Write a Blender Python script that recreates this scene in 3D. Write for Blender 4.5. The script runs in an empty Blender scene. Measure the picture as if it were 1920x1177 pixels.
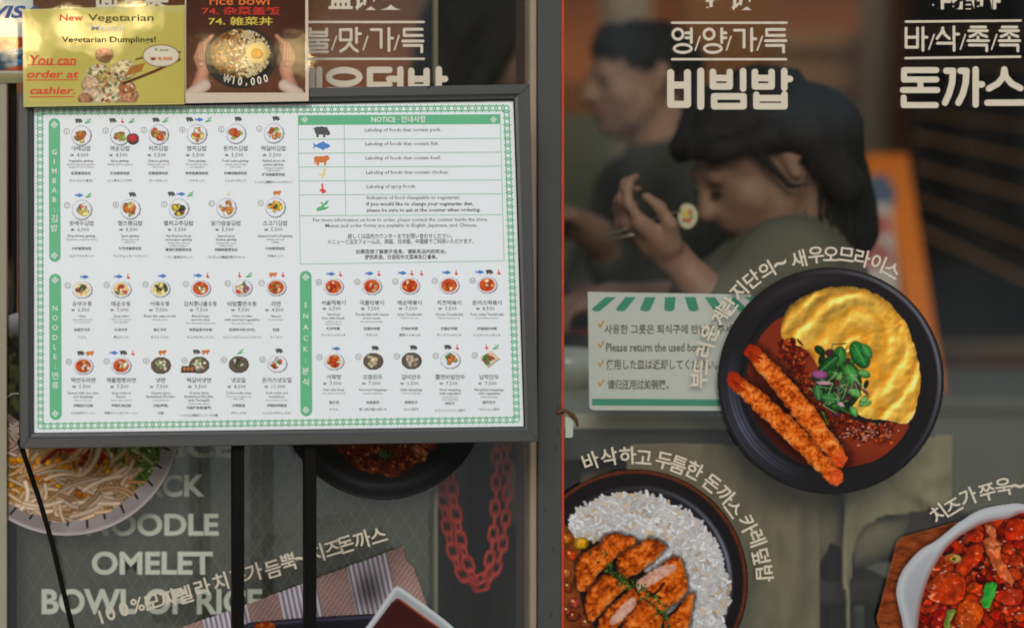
import bpy, math, random
import numpy as np
from mathutils import Vector, Matrix
from mathutils.geometry import tessellate_polygon

C = bpy.context.scene.collection
scn = bpy.context.scene
R = math.radians

# ------------------------------------------------------------------ camera, sky, sun, exposure
S = 0.0008            # metres per photograph pixel on the window plane (y = 0)
D = 2.4               # camera to window
XC, ZC = -0.805, 1.1668
cam_d = bpy.data.cameras.new('camera'); cam = bpy.data.objects.new('camera', cam_d); C.objects.link(cam)
cam.location = (XC, -D, ZC); cam.rotation_euler = (R(90), 0, 0)
cam_d.sensor_width = 36.0; cam_d.lens = 36.0*D/1.536
cam_d.shift_x = 0.805/1.536; cam_d.shift_y = -0.2668/1.536
cam_d.clip_end = 300; cam_d.clip_start = 0.05
cam_d.dof.use_dof = True; cam_d.dof.focus_distance = 2.31; cam_d.dof.aperture_fstop = 1.05
scn.camera = cam

w = bpy.data.worlds.new('World'); scn.world = w; w.use_nodes = True
nt = w.node_tree; nt.nodes.clear()
sky = nt.nodes.new('ShaderNodeTexSky'); sky.sky_type = 'NISHITA'; sky.sun_disc = False
SUN_EL, SUN_ROT = R(27), R(200)
sky.sun_elevation = SUN_EL; sky.sun_rotation = SUN_ROT; sky.air_density = 1.3; sky.dust_density = 2.5; sky.ozone_density = 1.0
bg = nt.nodes.new('ShaderNodeBackground'); bg.inputs['Strength'].default_value = 0.1
wo = nt.nodes.new('ShaderNodeOutputWorld')
nt.links.new(sky.outputs['Color'], bg.inputs['Color']); nt.links.new(bg.outputs[0], wo.inputs['Surface'])
sun_d = bpy.data.lights.new('sun', 'SUN'); sun_d.energy = 1.2; sun_d.angle = R(20); sun_d.color = (1.0, 0.99, 0.985)
sun = bpy.data.objects.new('sun', sun_d); C.objects.link(sun)
# direction towards the sun: over the street, a little to the left
az = SUN_ROT
sd = Vector((math.sin(az)*math.cos(SUN_EL), math.cos(az)*math.cos(SUN_EL), math.sin(SUN_EL)))
sun.location = (0, -6, 8); sun.rotation_euler = sd.to_track_quat('Z', 'Y').to_euler()

vs = scn.view_settings
vs.view_transform = 'Standard'; vs.look = 'None'; vs.exposure = 0.2; vs.gamma = 1.0; vs.use_curve_mapping = False
scn.render.film_transparent = False
scn.cycles.use_denoising = True
scn.cycles.max_bounces = 10; scn.cycles.transparent_max_bounces = 16; scn.cycles.glossy_bounces = 4
scn.cycles.sample_clamp_indirect = 4.0

# ------------------------------------------------------------------ helpers
def lin(c):
    c = np.asarray(c, dtype=np.float64)/255.0
    return np.where(c <= 0.04045, c/12.92, ((np.clip(c, 0, None)+0.055)/1.055)**2.4)

GAIN = 1.02            # printed colour = colour wanted on paper, over what the daylight does to white
def mat(name, rgb, rough=0.5, metal=0.0, coat=0.0, noise=0.0, nscale=30.0, bump=0.0, bscale=200.0, spec=0.5, emit=None):
    m = bpy.data.materials.new(name); m.use_nodes = True
    n = m.node_tree.nodes; l = m.node_tree.links; b = n['Principled BSDF']
    col = tuple(float(x) for x in rgb)
    b.inputs['Roughness'].default_value = rough; b.inputs['Metallic'].default_value = metal
    b.inputs['Specular IOR Level'].default_value = spec
    if coat: b.inputs['Coat Weight'].default_value = coat; b.inputs['Coat Roughness'].default_value = 0.035
    if noise:
        tc = n.new('ShaderNodeTexCoord'); nz = n.new('ShaderNodeTexNoise'); nz.inputs['Scale'].default_value = nscale; nz.inputs['Detail'].default_value = 6
        l.new(tc.outputs['Object'], nz.inputs['Vector'])
        mx = n.new('ShaderNodeMix'); mx.data_type = 'RGBA'
        mx.inputs[6].default_value = tuple(c*(1-noise) for c in col)+(1,); mx.inputs[7].default_value = tuple(min(1, c*(1+noise)) for c in col)+(1,)
        l.new(nz.outputs['Fac'], mx.inputs[0]); l.new(mx.outputs[2], b.inputs['Base Color'])
    else:
        b.inputs['Base Color'].default_value = col+(1,)
    if bump:
        tc = n.new('ShaderNodeTexCoord'); nz = n.new('ShaderNodeTexNoise'); nz.inputs['Scale'].default_value = bscale; nz.inputs['Detail'].default_value = 4
        l.new(tc.outputs['Object'], nz.inputs['Vector'])
        bp = n.new('ShaderNodeBump'); bp.inputs['Strength'].default_value = bump; bp.inputs['Distance'].default_value = 0.01
        l.new(nz.outputs['Fac'], bp.inputs['Height']); l.new(bp.outputs[0], b.inputs['Normal'])
        if coat: l.new(bp.outputs[0], b.inputs['Coat Normal'])
    if emit:
        b.inputs['Emission Color'].default_value = tuple(emit[:3])+(1,); b.inputs['Emission Strength'].default_value = emit[3]
    return m
def smat(name, srgb, **k):
    return mat(name, lin(srgb), **k)
def vmat(name, rough=0.4, coat=0.0, bump=0.0, bscale=20.0, spec=0.4):
    m = mat(name, (0.5,)*3, rough=rough, coat=coat, bump=bump, bscale=bscale, spec=spec)
    n = m.node_tree.nodes; a = n.new('ShaderNodeVertexColor'); a.layer_name = 'Col'
    m.node_tree.links.new(a.outputs['Color'], n['Principled BSDF'].inputs['Base Color'])
    return m
def glass_mat(name, tint, refl=2.0):
    m = bpy.data.materials.new(name); m.use_nodes = True
    n = m.node_tree.nodes; l = m.node_tree.links; n.clear()
    o = n.new('ShaderNodeOutputMaterial'); mx = n.new('ShaderNodeMixShader')
    t = n.new('ShaderNodeBsdfTransparent'); t.inputs[0].default_value = tuple(tint)+(1,)
    g = n.new('ShaderNodeBsdfGlossy'); g.inputs['Roughness'].default_value = 0.0; g.inputs[0].default_value = (0.97, 1.0, 1.0, 1)
    # Schlick reflectance from |cos|, the same from both sides of the pane
    f = n.new('ShaderNodeLayerWeight'); f.inputs['Blend'].default_value = 0.5
    pw = n.new('ShaderNodeMath'); pw.operation = 'POWER'; pw.inputs[1].default_value = 5.0
    k = n.new('ShaderNodeMath'); k.operation = 'MULTIPLY_ADD'; k.inputs[1].default_value = 0.9; k.inputs[2].default_value = 0.042*refl; k.use_clamp = True
    l.new(f.outputs['Facing'], pw.inputs[0]); l.new(pw.outputs[0], k.inputs[0])
    l.new(k.outputs[0], mx.inputs[0]); l.new(t.outputs[0], mx.inputs[1]); l.new(g.outputs[0], mx.inputs[2])
    # a thin uneven film of dust and wipe marks
    tc = n.new('ShaderNodeTexCoord'); mp = n.new('ShaderNodeMapping'); mp.inputs['Scale'].default_value = (5, 5, 1.6); mp.inputs['Rotation'].default_value = (0, 0.5, 0)
    nz = n.new('ShaderNodeTexNoise'); nz.inputs['Scale'].default_value = 1.5; nz.inputs['Detail'].default_value = 8; nz.inputs['Roughness'].default_value = 0.65
    mr = n.new('ShaderNodeMapRange'); mr.inputs['From Min'].default_value = 0.35; mr.inputs['From Max'].default_value = 0.75; mr.inputs['To Min'].default_value = 0.001; mr.inputs['To Max'].default_value = 0.016
    df = n.new('ShaderNodeBsdfDiffuse'); df.inputs[0].default_value = (0.62, 0.6, 0.55, 1); m2 = n.new('ShaderNodeMixShader')
    l.new(tc.outputs['Object'], mp.inputs['Vector']); l.new(mp.outputs[0], nz.inputs['Vector']); l.new(nz.outputs['Fac'], mr.inputs['Value']); l.new(mr.outputs[0], m2.inputs[0]); l.new(mx.outputs[0], m2.inputs[1]); l.new(df.outputs[0], m2.inputs[2]); l.new(m2.outputs[0], o.inputs[0])
    return m

WLOC = {}
def thing(name, label, cat, loc=(0, 0, 0), group=None):
    o = bpy.data.objects.new(name, None); C.objects.link(o); o.location = loc; o.empty_display_size = 0.05
    o['label'] = label; o['category'] = cat
    if group: o['group'] = group
    WLOC[o.name] = Vector(loc)
    return o
def tag(o, label, cat, group=None):
    o['label'] = label; o['category'] = cat
    if group: o['group'] = group
    return o
def mesh_obj(name, verts, faces, m, parent=None, smooth=False, label=None, col=None):
    me = bpy.data.meshes.new(name)
    base = WLOC[parent.name] if parent is not None else Vector((0, 0, 0))
    v = np.asarray(verts, dtype=np.float64).reshape(-1, 3)-np.array(base)
    if isinstance(faces, np.ndarray):
        nv, nf, k = len(v), len(faces), faces.shape[1]
        me.vertices.add(nv); me.vertices.foreach_set('co', v.astype(np.float32).ravel())
        me.loops.add(nf*k); me.loops.foreach_set('vertex_index', faces.astype(np.int32).ravel())
        me.polygons.add(nf); me.polygons.foreach_set('loop_start', np.arange(0, nf*k, k, dtype=np.int32))
        me.update(calc_edges=True)
    else:
        me.from_pydata([tuple(p) for p in v], [], faces)
    if col is not None:
        ca = me.color_attributes.new('Col', 'FLOAT_COLOR', 'POINT')
        c4 = np.ones((len(v), 4), dtype=np.float32); c4[:, :3] = col
        ca.data.foreach_set('color', c4.ravel())
    if smooth: me.polygons.foreach_set('use_smooth', np.ones(len(me.polygons), dtype=bool))
    me.materials.append(m); me.validate(); me.update()
    o = bpy.data.objects.new(name, me); C.objects.link(o)
    if parent is not None: o.parent = parent
    WLOC[o.name] = Vector(base)
    if label: o['label'] = label
    return o

def G(px, py, y=0.0):
    """world point at depth y seen at photograph pixel (px, py)"""
    f = (D+y)/D
    return Vector((XC+((px-960)*S-XC)*f, y, ZC+((0.9+(588.5-py)*S)-ZC)*f))
def glass_map(y0):
    def F(px, py, lift=0.0):
        p = G(px, py, y0); p.y -= lift; return p
    return F
def plane_map(py_a, ya, py_b, yb):
    pa, pb = G(0, py_a, ya), G(0, py_b, yb)
    b = (pb.y-pa.y)/(pb.z-pa.z); a = pa.y-b*pa.z
    n = Vector((0, -1, b)).normalized()
    def F(px, py, lift=0.0):
        zg = 0.9+(588.5-py)*S; xg = (px-960)*S
        t = (a+b*ZC+D)/(D-b*(zg-ZC))
        return Vector((XC+t*(xg-XC), -D+t*D, ZC+t*(zg-ZC)))+n*lift
    return F

class MB:
    """collects world-space boxes, tubes, lathes as one mesh"""
    def __init__(s): s.v = []; s.f = []
    def add(s, v, f):
        n = len(s.v); s.v += [tuple(p) for p in v]; s.f += [tuple(i+n for i in q) for q in f]
    def box(s, x0, y0, z0, x1, y1, z1, bev=0.0):
        if bev <= 0:
            v = [(x, y, z) for z in (z0, z1) for y in (y0, y1) for x in (x0, x1)]
            s.add(v, [(0, 2, 3, 1), (4, 5, 7, 6), (0, 1, 5, 4), (2, 6, 7, 3), (0, 4, 6, 2), (1, 3, 7, 5)]); return
        b = min(bev, (x1-x0)/2.01, (y1-y0)/2.01, (z1-z0)/2.01)
        rows = []
        for z, ins in ((z0, b), (z0+b, 0), (z1-b, 0), (z1, b)):
            X0, X1, Y0, Y1 = x0+ins, x1-ins, y0+ins, y1-ins
            c = b*0.6
            rows.append([(X0+c, Y0, z), (X1-c, Y0, z), (X1, Y0+c, z), (X1, Y1-c, z), (X1-c, Y1, z), (X0+c, Y1, z), (X0, Y1-c, z), (X0, Y0+c, z)])
        n = 8; v = sum(rows, []); f = []
        for r in range(3):
            for i in range(n): j = (i+1) % n; f.append((r*n+i, r*n+j, (r+1)*n+j, (r+1)*n+i))
        f.append(tuple(range(n-1, -1, -1))); f.append(tuple(3*n+i for i in range(n)))
        s.add(v, f)
    def quad(s, a, b, c, d): s.add([a, b, c, d], [(0, 1, 2, 3)])
    def tube(s, pts, r, seg=10, caps=True):
        pts = [Vector(p) for p in pts]; rr = r if isinstance(r, (list, tuple)) else [r]*len(pts)
        v = []; f = []; up = Vector((0.13, 0.31, 0.94)).normalized(); n0 = len(s.v)
        for i, p in enumerate(pts):
            d = (pts[min(i+1, len(pts)-1)]-pts[max(i-1, 0)]).normalized()
            a = d.cross(up)
            if a.length < 1e-3: a = d.cross(Vector((1, 0, 0)))
            a.normalize(); b = d.cross(a); 
            for k in range(seg):
                t = 2*math.pi*k/seg; v.append(p+(a*math.cos(t)+b*math.sin(t))*rr[i])
        for i in range(len(pts)-1):
            for k in range(seg):
                j = (k+1) % seg; f.append((i*seg+k, i*seg+j, (i+1)*seg+j, (i+1)*seg+k))
        if caps: f.append(tuple(range(seg-1, -1, -1))); f.append(tuple((len(pts)-1)*seg+k for k in range(seg)))
        s.add(v, f)
    def lathe(s, c, prof, seg=32):
        v = []; f = []; c = Vector(c)
        for r, z in prof:
            for k in range(seg): t = 2*math.pi*k/seg; v.append(c+Vector((r*math.cos(t), r*math.sin(t), z)))
        for i in range(len(prof)-1):
            for k in range(seg): j = (k+1) % seg; f.append((i*seg+k, i*seg+j, (i+1)*seg+j, (i+1)*seg+k))
        s.add(v, f)
    def build(s, name, m, parent=None, smooth=False, label=None): return mesh_obj(name, s.v, s.f, m, parent, smooth, label)

# ---- flat printed shapes in photograph pixels, laid on a real plane by a map F(px, py, lift)
_tc = bpy.data.curves.new('glyphs', 'FONT'); _to = bpy.data.objects.new('glyphs', _tc); C.objects.link(_to)
_cache = {}
def glyphs(s, bold=0.0, res=3, shear=0.0):
    key = (s, bold, res, shear)
    if key not in _cache:
        _tc.body = s; _tc.offset = bold; _tc.resolution_u = res; _tc.shear = shear
        bpy.context.view_layer.update()
        me = bpy.data.meshes.new_from_object(_to.evaluated_get(bpy.context.evaluated_depsgraph_get()))
        v = np.array([(p.co.x, p.co.y) for p in me.vertices]).reshape(-1, 2); f = [tuple(p.vertices) for p in me.polygons]
        bpy.data.meshes.remove(me); _cache[key] = (v, f)
    return _cache[key]
class PM:
    def __init__(s): s.v = []; s.f = []; s.k = 0
    def add(s, v, f, lift=0.0):
        n = len(s.v); s.v += [(float(p[0]), float(p[1]), lift) for p in v]; s.f += [tuple(i+n for i in q) for q in f]
    def text(s, t, x0, y0, x1, y1, bold=0.0, res=3, lift=0.0, shear=0.0, slope=0.0):
        v, f = glyphs(t, bold, res, shear)
        if len(v) == 0: return
        mn, mx = v.min(0), v.max(0); u = (v-mn)/np.maximum(mx-mn, 1e-6)
        px = x0+u[:, 0]*(x1-x0); py = y1-u[:, 1]*(y1-y0)+slope*(px-x0)
        s.add(np.stack([px, py], 1), f, lift)
    def ctext(s, t, cx, cy, h, bold=0.0, res=1, maxw=None, wide=1.0, lift=0.0, align=0.5, slope=0.0):
        """text centred on (cx, cy); h = em size in px"""
        v, f = glyphs(t, bold, res)
        if len(v) == 0: return
        mn, mx = v.min(0), v.max(0); k = h*wide; W = (mx[0]-mn[0])*k
        if maxw and W > maxw: k *= maxw/W; W = maxw
        px = cx-W*align+(v[:, 0]-mn[0])*k; py = cy+(0.36-v[:, 1])*h+slope*(px-cx)
        s.add(np.stack([px, py], 1), f, lift)
    def rchar(s, ch, cx, cy, size, ang, bold=0.0, res=3, lift=0.0, sx=1.0):
        """one character centred on (cx, cy), turned ang degrees clockwise in the picture"""
        v, f = glyphs(ch, bold, res)
        if len(v) == 0: return
        c = (v.min(0)+v.max(0))/2; u = (v-c)*size; u[:, 0] *= sx; a = R(ang)
        x, y = u[:, 0], -u[:, 1]
        s.add(np.stack([cx+x*math.cos(a)-y*math.sin(a), cy+x*math.sin(a)+y*math.cos(a)], 1), f, lift)
    def poly(s, pts, lift=0.0):
        t = tessellate_polygon([[Vector((p[0], p[1], 0)) for p in pts]])
        s.add(pts, t, lift)
    def rect(s, x0, y0, x1, y1, lift=0.0, slope=0.0):
        d = slope*(x1-x0); s.add([(x0, y0), (x1, y0+d), (x1, y1+d), (x0, y1)], [(0, 3, 2, 1)], lift)
    def disc(s, cx, cy, rx, ry=None, n=24, lift=0.0):
        ry = ry or rx
        s.add([(cx+rx*math.cos(2*math.pi*i/n), cy+ry*math.sin(2*math.pi*i/n)) for i in range(n)], [tuple(range(n))], lift)
    def ring(s, cx, cy, rx, ry, w, n=24, a0=0, a1=360, lift=0.0):
        v = []; f = []; full = a1-a0 >= 360; N = n if full else n+1
        for i in range(N):
            t = R(a0+(a1-a0)*i/n); c, q = math.cos(t), math.sin(t)
            v += [(cx+(rx-w/2)*c, cy+(ry-w/2)*q), (cx+(rx+w/2)*c, cy+(ry+w/2)*q)]
        for i in range(n):
            j = (i+1) % N; f.append((2*i, 2*i+1, 2*j+1, 2*j))
        s.add(v, f, lift)
    def stroke(s, pts, w, lift=0.0, cap=True):
        for i in range(len(pts)-1):
            (ax, ay), (bx, by) = pts[i], pts[i+1]; L = math.hypot(bx-ax, by-ay) or 1e-6
            ux, uy = (bx-ax)/L, (by-ay)/L; v = []; h = w/2
            if cap:
                a0 = math.atan2(uy, ux); N = 8
                for k in range(N+1): t = a0-math.pi/2+math.pi*k/N; v.append((bx+h*math.cos(t), by+h*math.sin(t)))
                for k in range(N+1): t = a0+math.pi/2+math.pi*k/N; v.append((ax+h*math.cos(t), ay+h*math.sin(t)))
            else: v = [(ax-uy*h, ay+ux*h), (ax+uy*h, ay-ux*h), (bx+uy*h, by-ux*h), (bx-uy*h, by+ux*h)]
            s.k += 1
            s.add(v, [tuple(range(len(v)))], lift+1.2e-5*(s.k % 7))
    def build(s, name, m, F, parent=None, label=None, lift=0.0):
        return mesh_obj(name, [F(x, y, l+lift) for x, y, l in s.v], s.f, m, parent, False, label)

# ---- painting a printed photograph: numpy canvas in photograph pixels, becomes a fine vertex-coloured sheet
_rng = np.random.RandomState(5)
_tab = _rng.rand(256, 256); _wx = _rng.rand(128, 128); _wy = _rng.rand(128, 128); _wid = _rng.rand(128, 128)
def vnoise(X, Y, seed=0):
    X = X+seed*17.13; Y = Y+seed*9.71
    xi = np.floor(X).astype(int); yi = np.floor(Y).astype(int); u = X-xi; v = Y-yi
    u = u*u*(3-2*u); v = v*v*(3-2*v)
    T = lambda a, b: _tab[(b+seed*31) % 256, a % 256]
    return (T(xi, yi)*(1-u)+T(xi+1, yi)*u)*(1-v)+(T(xi, yi+1)*(1-u)+T(xi+1, yi+1)*u)*v
def fbm(X, Y, s, octv=4, seed=0):
    r = np.zeros_like(X); a = 0.5; t = 0; k = 1.0/s
    for i in range(octv): r += a*vnoise(X*k, Y*k, seed+i*3); t += a; a *= 0.5; k *= 2.03
    return r/t
def worley(X, Y, s, seed=0):
    x = X/s+seed*7.7; y = Y/s+seed*3.3; xi = np.floor(x).astype(int); yi = np.floor(y).astype(int)
    f1 = np.full(X.shape, 9.0); f2 = np.full(X.shape, 9.0); idd = np.zeros(X.shape)
    for dy in (-1, 0, 1):
        for dx in (-1, 0, 1):
            a, b = (xi+dx) % 128, (yi+dy) % 128
            d = np.hypot(xi+dx+_wx[b, a]-x, yi+dy+_wy[b, a]-y)
            c = d < f1
            f2 = np.where(c, f1, np.minimum(f2, d)); idd = np.where(c, _wid[b, a], idd); f1 = np.where(c, d, f1)
    return f1, f2, idd
def lerp(a, b, t):
    t = np.clip(t, 0, 1)[..., None]; return np.asarray(a, float)*(1-t)+np.asarray(b, float)*t
def relief(h, k): 
    gy, gx = np.gradient(h); return k*(0.6*gx+0.8*gy)
def poly_sd(X, Y, pts):
    d = np.full(X.shape, 1e9); s = np.ones(X.shape)
    n = len(pts)
    for i in range(n):
        ax, ay = pts[i]; bx, by = pts[i-1]; ex, ey = bx-ax, by-ay
        wx, wy = X-ax, Y-ay; t = np.clip((wx*ex+wy*ey)/(ex*ex+ey*ey+1e-9), 0, 1)
        d = np.minimum(d, np.hypot(wx-ex*t, wy-ey*t))
        c1 = Y >= ay; c2 = Y < by; c3 = ex*wy > ey*wx
        s = np.where((c1 & c2 & c3) | (~c1 & ~c2 & ~c3), -s, s)
    return d*s
def smooth_poly(pts, n=4):
    """closed Catmull-Rom through pts"""
    P = np.array(pts, float); out = []
    for i in range(len(P)):
        a, b, c, d = P[i-1], P[i], P[(i+1) % len(P)], P[(i+2) % len(P)]
        for k in range(n):
            t = k/n; out.append(tuple(0.5*((2*b)+(c-a)*t+(2*a-5*b+4*c-d)*t*t+(-a+3*b-3*c+d)*t**3)))
    return out
class Cv:
    def __init__(s, x0, y0, x1, y1, h=1.4):
        s.x0, s.y0, s.h = x0, y0, h; s.nx, s.ny = int((x1-x0)/h)+1, int((y1-y0)/h)+1
        s.X, s.Y = np.meshgrid(x0+np.arange(s.nx)*h, y0+np.arange(s.ny)*h)
        s.c = np.zeros((s.ny, s.nx, 3)); s.p = np.zeros((s.ny, s.nx), int); s.a = np.zeros((s.ny, s.nx))
    def m(s, sd, soft=1.0): return np.clip(0.5-sd/(s.h*soft), 0, 1)
    def fill(s, m, col, pid=None):
        s.c = s.c*(1-m[..., None])+np.asarray(col, float)*m[..., None]
        if pid is not None: s.p[m > 0.5] = pid
    def win(s, x0, y0, x1, y1):
        i0 = max(0, int((x0-s.x0)/s.h)); i1 = min(s.nx, int((x1-s.x0)/s.h)+2); j0 = max(0, int((y0-s.y0)/s.h)); j1 = min(s.ny, int((y1-s.y0)/s.h)+2)
        return (slice(j0, j1), slice(i0, i1)) if i1 > i0 and j1 > j0 else None
    def strand(s, pts, wd, col, pid=None, edge=0.5, mask=None, hi=0.0):
        xs = [p[0] for p in pts]; ys = [p[1] for p in pts]; w2 = wd/2
        W = s.win(min(xs)-w2-2, min(ys)-w2-2, max(xs)+w2+2, max(ys)+w2+2)
        if W is None: return
        X, Y = s.X[W], s.Y[W]; d = np.full(X.shape, 1e9)
        for (ax, ay), (bx, by) in zip(pts[:-1], pts[1:]):
            ex, ey = bx-ax, by-ay; t = np.clip(((X-ax)*ex+(Y-ay)*ey)/(ex*ex+ey*ey+1e-9), 0, 1)
            d = np.minimum(d, np.hypot(X-ax-ex*t, Y-ay-ey*t))
        m = np.clip((w2-d)/s.h+0.5, 0, 1)
        if mask is not None: m = m*mask[W]
        u = np.clip(d/w2, 0, 1); sh = 1-edge*u*u
        col = np.asarray(col, float)*sh[..., None]+hi*np.clip(1-2.5*u, 0, 1)[..., None]
        s.c[W] = s.c[W]*(1-m[..., None])+col*m[..., None]
        if pid is not None: s.p[W][m > 0.5] = pid
    def ell(s, cx, cy, rx, ry, ang, col, pid=None, edge=0.4, mask=None, tex=0.0):
        r = max(rx, ry)+2; W = s.win(cx-r, cy-r, cx+r, cy+r)
        if W is None: return
        a = R(ang); X, Y = s.X[W]-cx, s.Y[W]-cy; u = (X*math.cos(a)+Y*math.sin(a))/rx; v = (-X*math.sin(a)+Y*math.cos(a))/ry
        q = np.hypot(u, v); m = np.clip((1-q)*min(rx, ry)/s.h+0.5, 0, 1)
        if mask is not None: m = m*mask[W]
        sh = 1-edge*q*q-0.25*edge*(u*0.5+v)+tex*(vnoise(s.X[W]/3, s.Y[W]/3, 4)-0.5)
        s.c[W] = s.c[W]*(1-m[..., None])+(np.asarray(col, float)*np.clip(sh, 0.2, 1.4)[..., None])*m[..., None]
        if pid is not None: s.p[W][m > 0.5] = pid
    def text(s): pass
    def sheets(s, names, m, F, parent, lift=0.0, gain=None, labels=None):
        """one mesh per part id >= 1"""
        g = GAIN if gain is None else gain
        col = lin(np.clip(s.c, 0, 255))*g; lu = col.mean(2, keepdims=True)
        col = np.clip(lu+(col-lu)*1.08, 0.002, 0.92).reshape(-1, 3)
        q = s.p[:-1, :-1]; idx = np.arange(s.nx*s.ny).reshape(s.ny, s.nx); out = []
        P = np.array([F(float(x), float(y), lift) for x, y in ((s.X[0, 0], s.Y[0, 0]), (s.X[0, -1], s.Y[0, 0]), (s.X[0, 0], s.Y[-1, 0]), (s.X[0, -1], s.Y[-1, 0]))])
        U = ((s.X-s.X[0, 0])/(s.X[0, -1]-s.X[0, 0])).reshape(-1, 1); V = ((s.Y-s.Y[0, 0])/(s.Y[-1, 0]-s.Y[0, 0])).reshape(-1, 1)
        pos = (P[0]*(1-U)+P[1]*U)*(1-V)+(P[2]*(1-U)+P[3]*U)*V
        for pid, nm in names:
            k = (q == pid)
            if not k.any(): continue
            f = np.stack([idx[:-1, :-1][k], idx[1:, :-1][k], idx[1:, 1:][k], idx[:-1, 1:][k]], 1)
            used, inv = np.unique(f, return_inverse=True); f = inv.reshape(f.shape)
            out.append(mesh_obj(nm, pos[used], f, m, parent, False, (labels or {}).get(pid), col=col[used]))
        return out

# ---- bodies: one continuous surface from smoothly joined capsules and ellipsoids (surface nets)
def sdf_mesh(prims, res, k=0.02):
    lo = np.full(3, 1e9); hi = np.full(3, -1e9)
    for p in prims:
        if p[0] == 'c': pts = [np.array(p[1])-p[3], np.array(p[1])+p[3], np.array(p[2])-p[4], np.array(p[2])+p[4]]
        else: r = max(p[2]); pts = [np.array(p[1])-r, np.array(p[1])+r]
        lo = np.minimum(lo, np.min(pts, 0)); hi = np.maximum(hi, np.max(pts, 0))
    lo -= 3*res+k*0.5; hi += 3*res+k*0.5; n = np.ceil((hi-lo)/res).astype(int)+1
    ax = [lo[i]+np.arange(n[i])*res for i in range(3)]
    Dm = np.full(tuple(n), 0.05)
    for p in prims:
        if p[0] == 'c': a, b, ra, rb = np.array(p[1], float), np.array(p[2], float), p[3], p[4]; mn, mx = np.minimum(a-ra, b-rb), np.maximum(a+ra, b+rb)
        else: c, r = np.array(p[1], float), np.array(p[2], float); mn, mx = c-max(r), c+max(r)
        kk = p[5] if len(p) > 5 and p[0] == 'c' else k
        pad = kk+3*res; i0 = np.maximum(0, ((mn-pad-lo)/res).astype(int)); i1 = np.minimum(n, ((mx+pad-lo)/res).astype(int)+2)
        sl = tuple(slice(i0[i], i1[i]) for i in range(3))
        X, Y, Z = np.meshgrid(*[ax[i][sl[i]] for i in range(3)], indexing='ij')
        if p[0] == 'c':
            ab = b-a; L = ab.dot(ab)+1e-12; t = np.clip(((X-a[0])*ab[0]+(Y-a[1])*ab[1]+(Z-a[2])*ab[2])/L, 0, 1)
            d = np.sqrt((X-a[0]-ab[0]*t)**2+(Y-a[1]-ab[1]*t)**2+(Z-a[2]-ab[2]*t)**2)-(ra+(rb-ra)*t)
        else:
            q = np.stack([X-c[0], Y-c[1], Z-c[2]], -1)
            if len(p) > 3 and p[3] is not None: q = q @ np.array(p[3])
            e = np.sqrt(((q/r)**2).sum(-1)); e2 = np.sqrt(((q/(r*r))**2).sum(-1))+1e-9; d = e*(e-1)/e2
        o = Dm[sl]; hh = np.clip(0.5+0.5*(o-d)/kk, 0, 1); Dm[sl] = o*(1-hh)+d*hh-kk*hh*(1-hh)
    s = Dm < 0; sh = np.array(Dm.shape)-1
    cnt = np.zeros(tuple(sh), int); acc = np.zeros(tuple(sh)+(3,))
    cor = [(i, j, l) for i in (0, 1) for j in (0, 1) for l in (0, 1)]
    V = {c: Dm[c[0]:c[0]+sh[0], c[1]:c[1]+sh[1], c[2]:c[2]+sh[2]] for c in cor}
    for a in cor:
        for axi in range(3):
            if a[axi] == 0:
                b = tuple(1 if i == axi else a[i] for i in range(3)); va, vb = V[a], V[b]; cr = (va < 0) != (vb < 0)
                t = np.where(cr, va/np.where(cr, va-vb, 1), 0); cnt += cr
                for i in range(3): acc[..., i] += np.where(cr, a[i]+(t if i == axi else 0), 0)
    act = cnt > 0; vid = -np.ones(tuple(sh), int); vid[act] = np.arange(act.sum())
    ii = np.argwhere(act); verts = lo+(ii+acc[act]/cnt[act][:, None])*res
    faces = []
    for axi in range(3):
        o1, o2 = [(1, 2), (2, 0), (0, 1)][axi]
        a = [slice(1, -1)]*3; a[axi] = slice(0, -1); b = list(a); b[axi] = slice(1, None)
        s0, s1 = s[tuple(a)], s[tuple(b)]; e = np.argwhere(s0 != s1); 
        if len(e) == 0: continue
        inside = s0[tuple(e.T)]; e = e+np.array([0 if i == axi else 1 for i in range(3)])
        def g(d1, d2):
            q = e.copy(); q[:, o1] -= d1; q[:, o2] -= d2; return vid[tuple(q.T)]
        f = np.stack([g(0, 0), g(1, 0), g(1, 1), g(0, 1)], 1); f[~inside] = f[~inside][:, ::-1]; faces.append(f)
    return verts, np.concatenate(faces)
def body(name, prims, m, parent, res=0.006, k=0.02, label=None, strand=0.0, locks=None):
    v, f = sdf_mesh(prims, res, k)
    if strand:      # hair: fine ridges running downwards
        c = v.mean(0); d = v-c; d /= np.linalg.norm(d, axis=1)[:, None]+1e-6; a = np.arctan2(d[:, 1], d[:, 0])
        v = v+d*(strand*(fbm(a*9, v[:, 2]*9+3, 0.5, 3, 2)-0.5)*2+strand*0.8*(fbm(v[:, 0]*40, v[:, 2]*14, 1.0, 3, 7)-0.5)*2)[:, None]
    if locks is not None:
        n0 = len(v); v = np.concatenate([v, np.array(locks.v)]); f = [tuple(q) for q in f.tolist()]+[tuple(i+n0 for i in q) for q in locks.f]
    return mesh_obj(name, v, f, m, parent, True, label)
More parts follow.
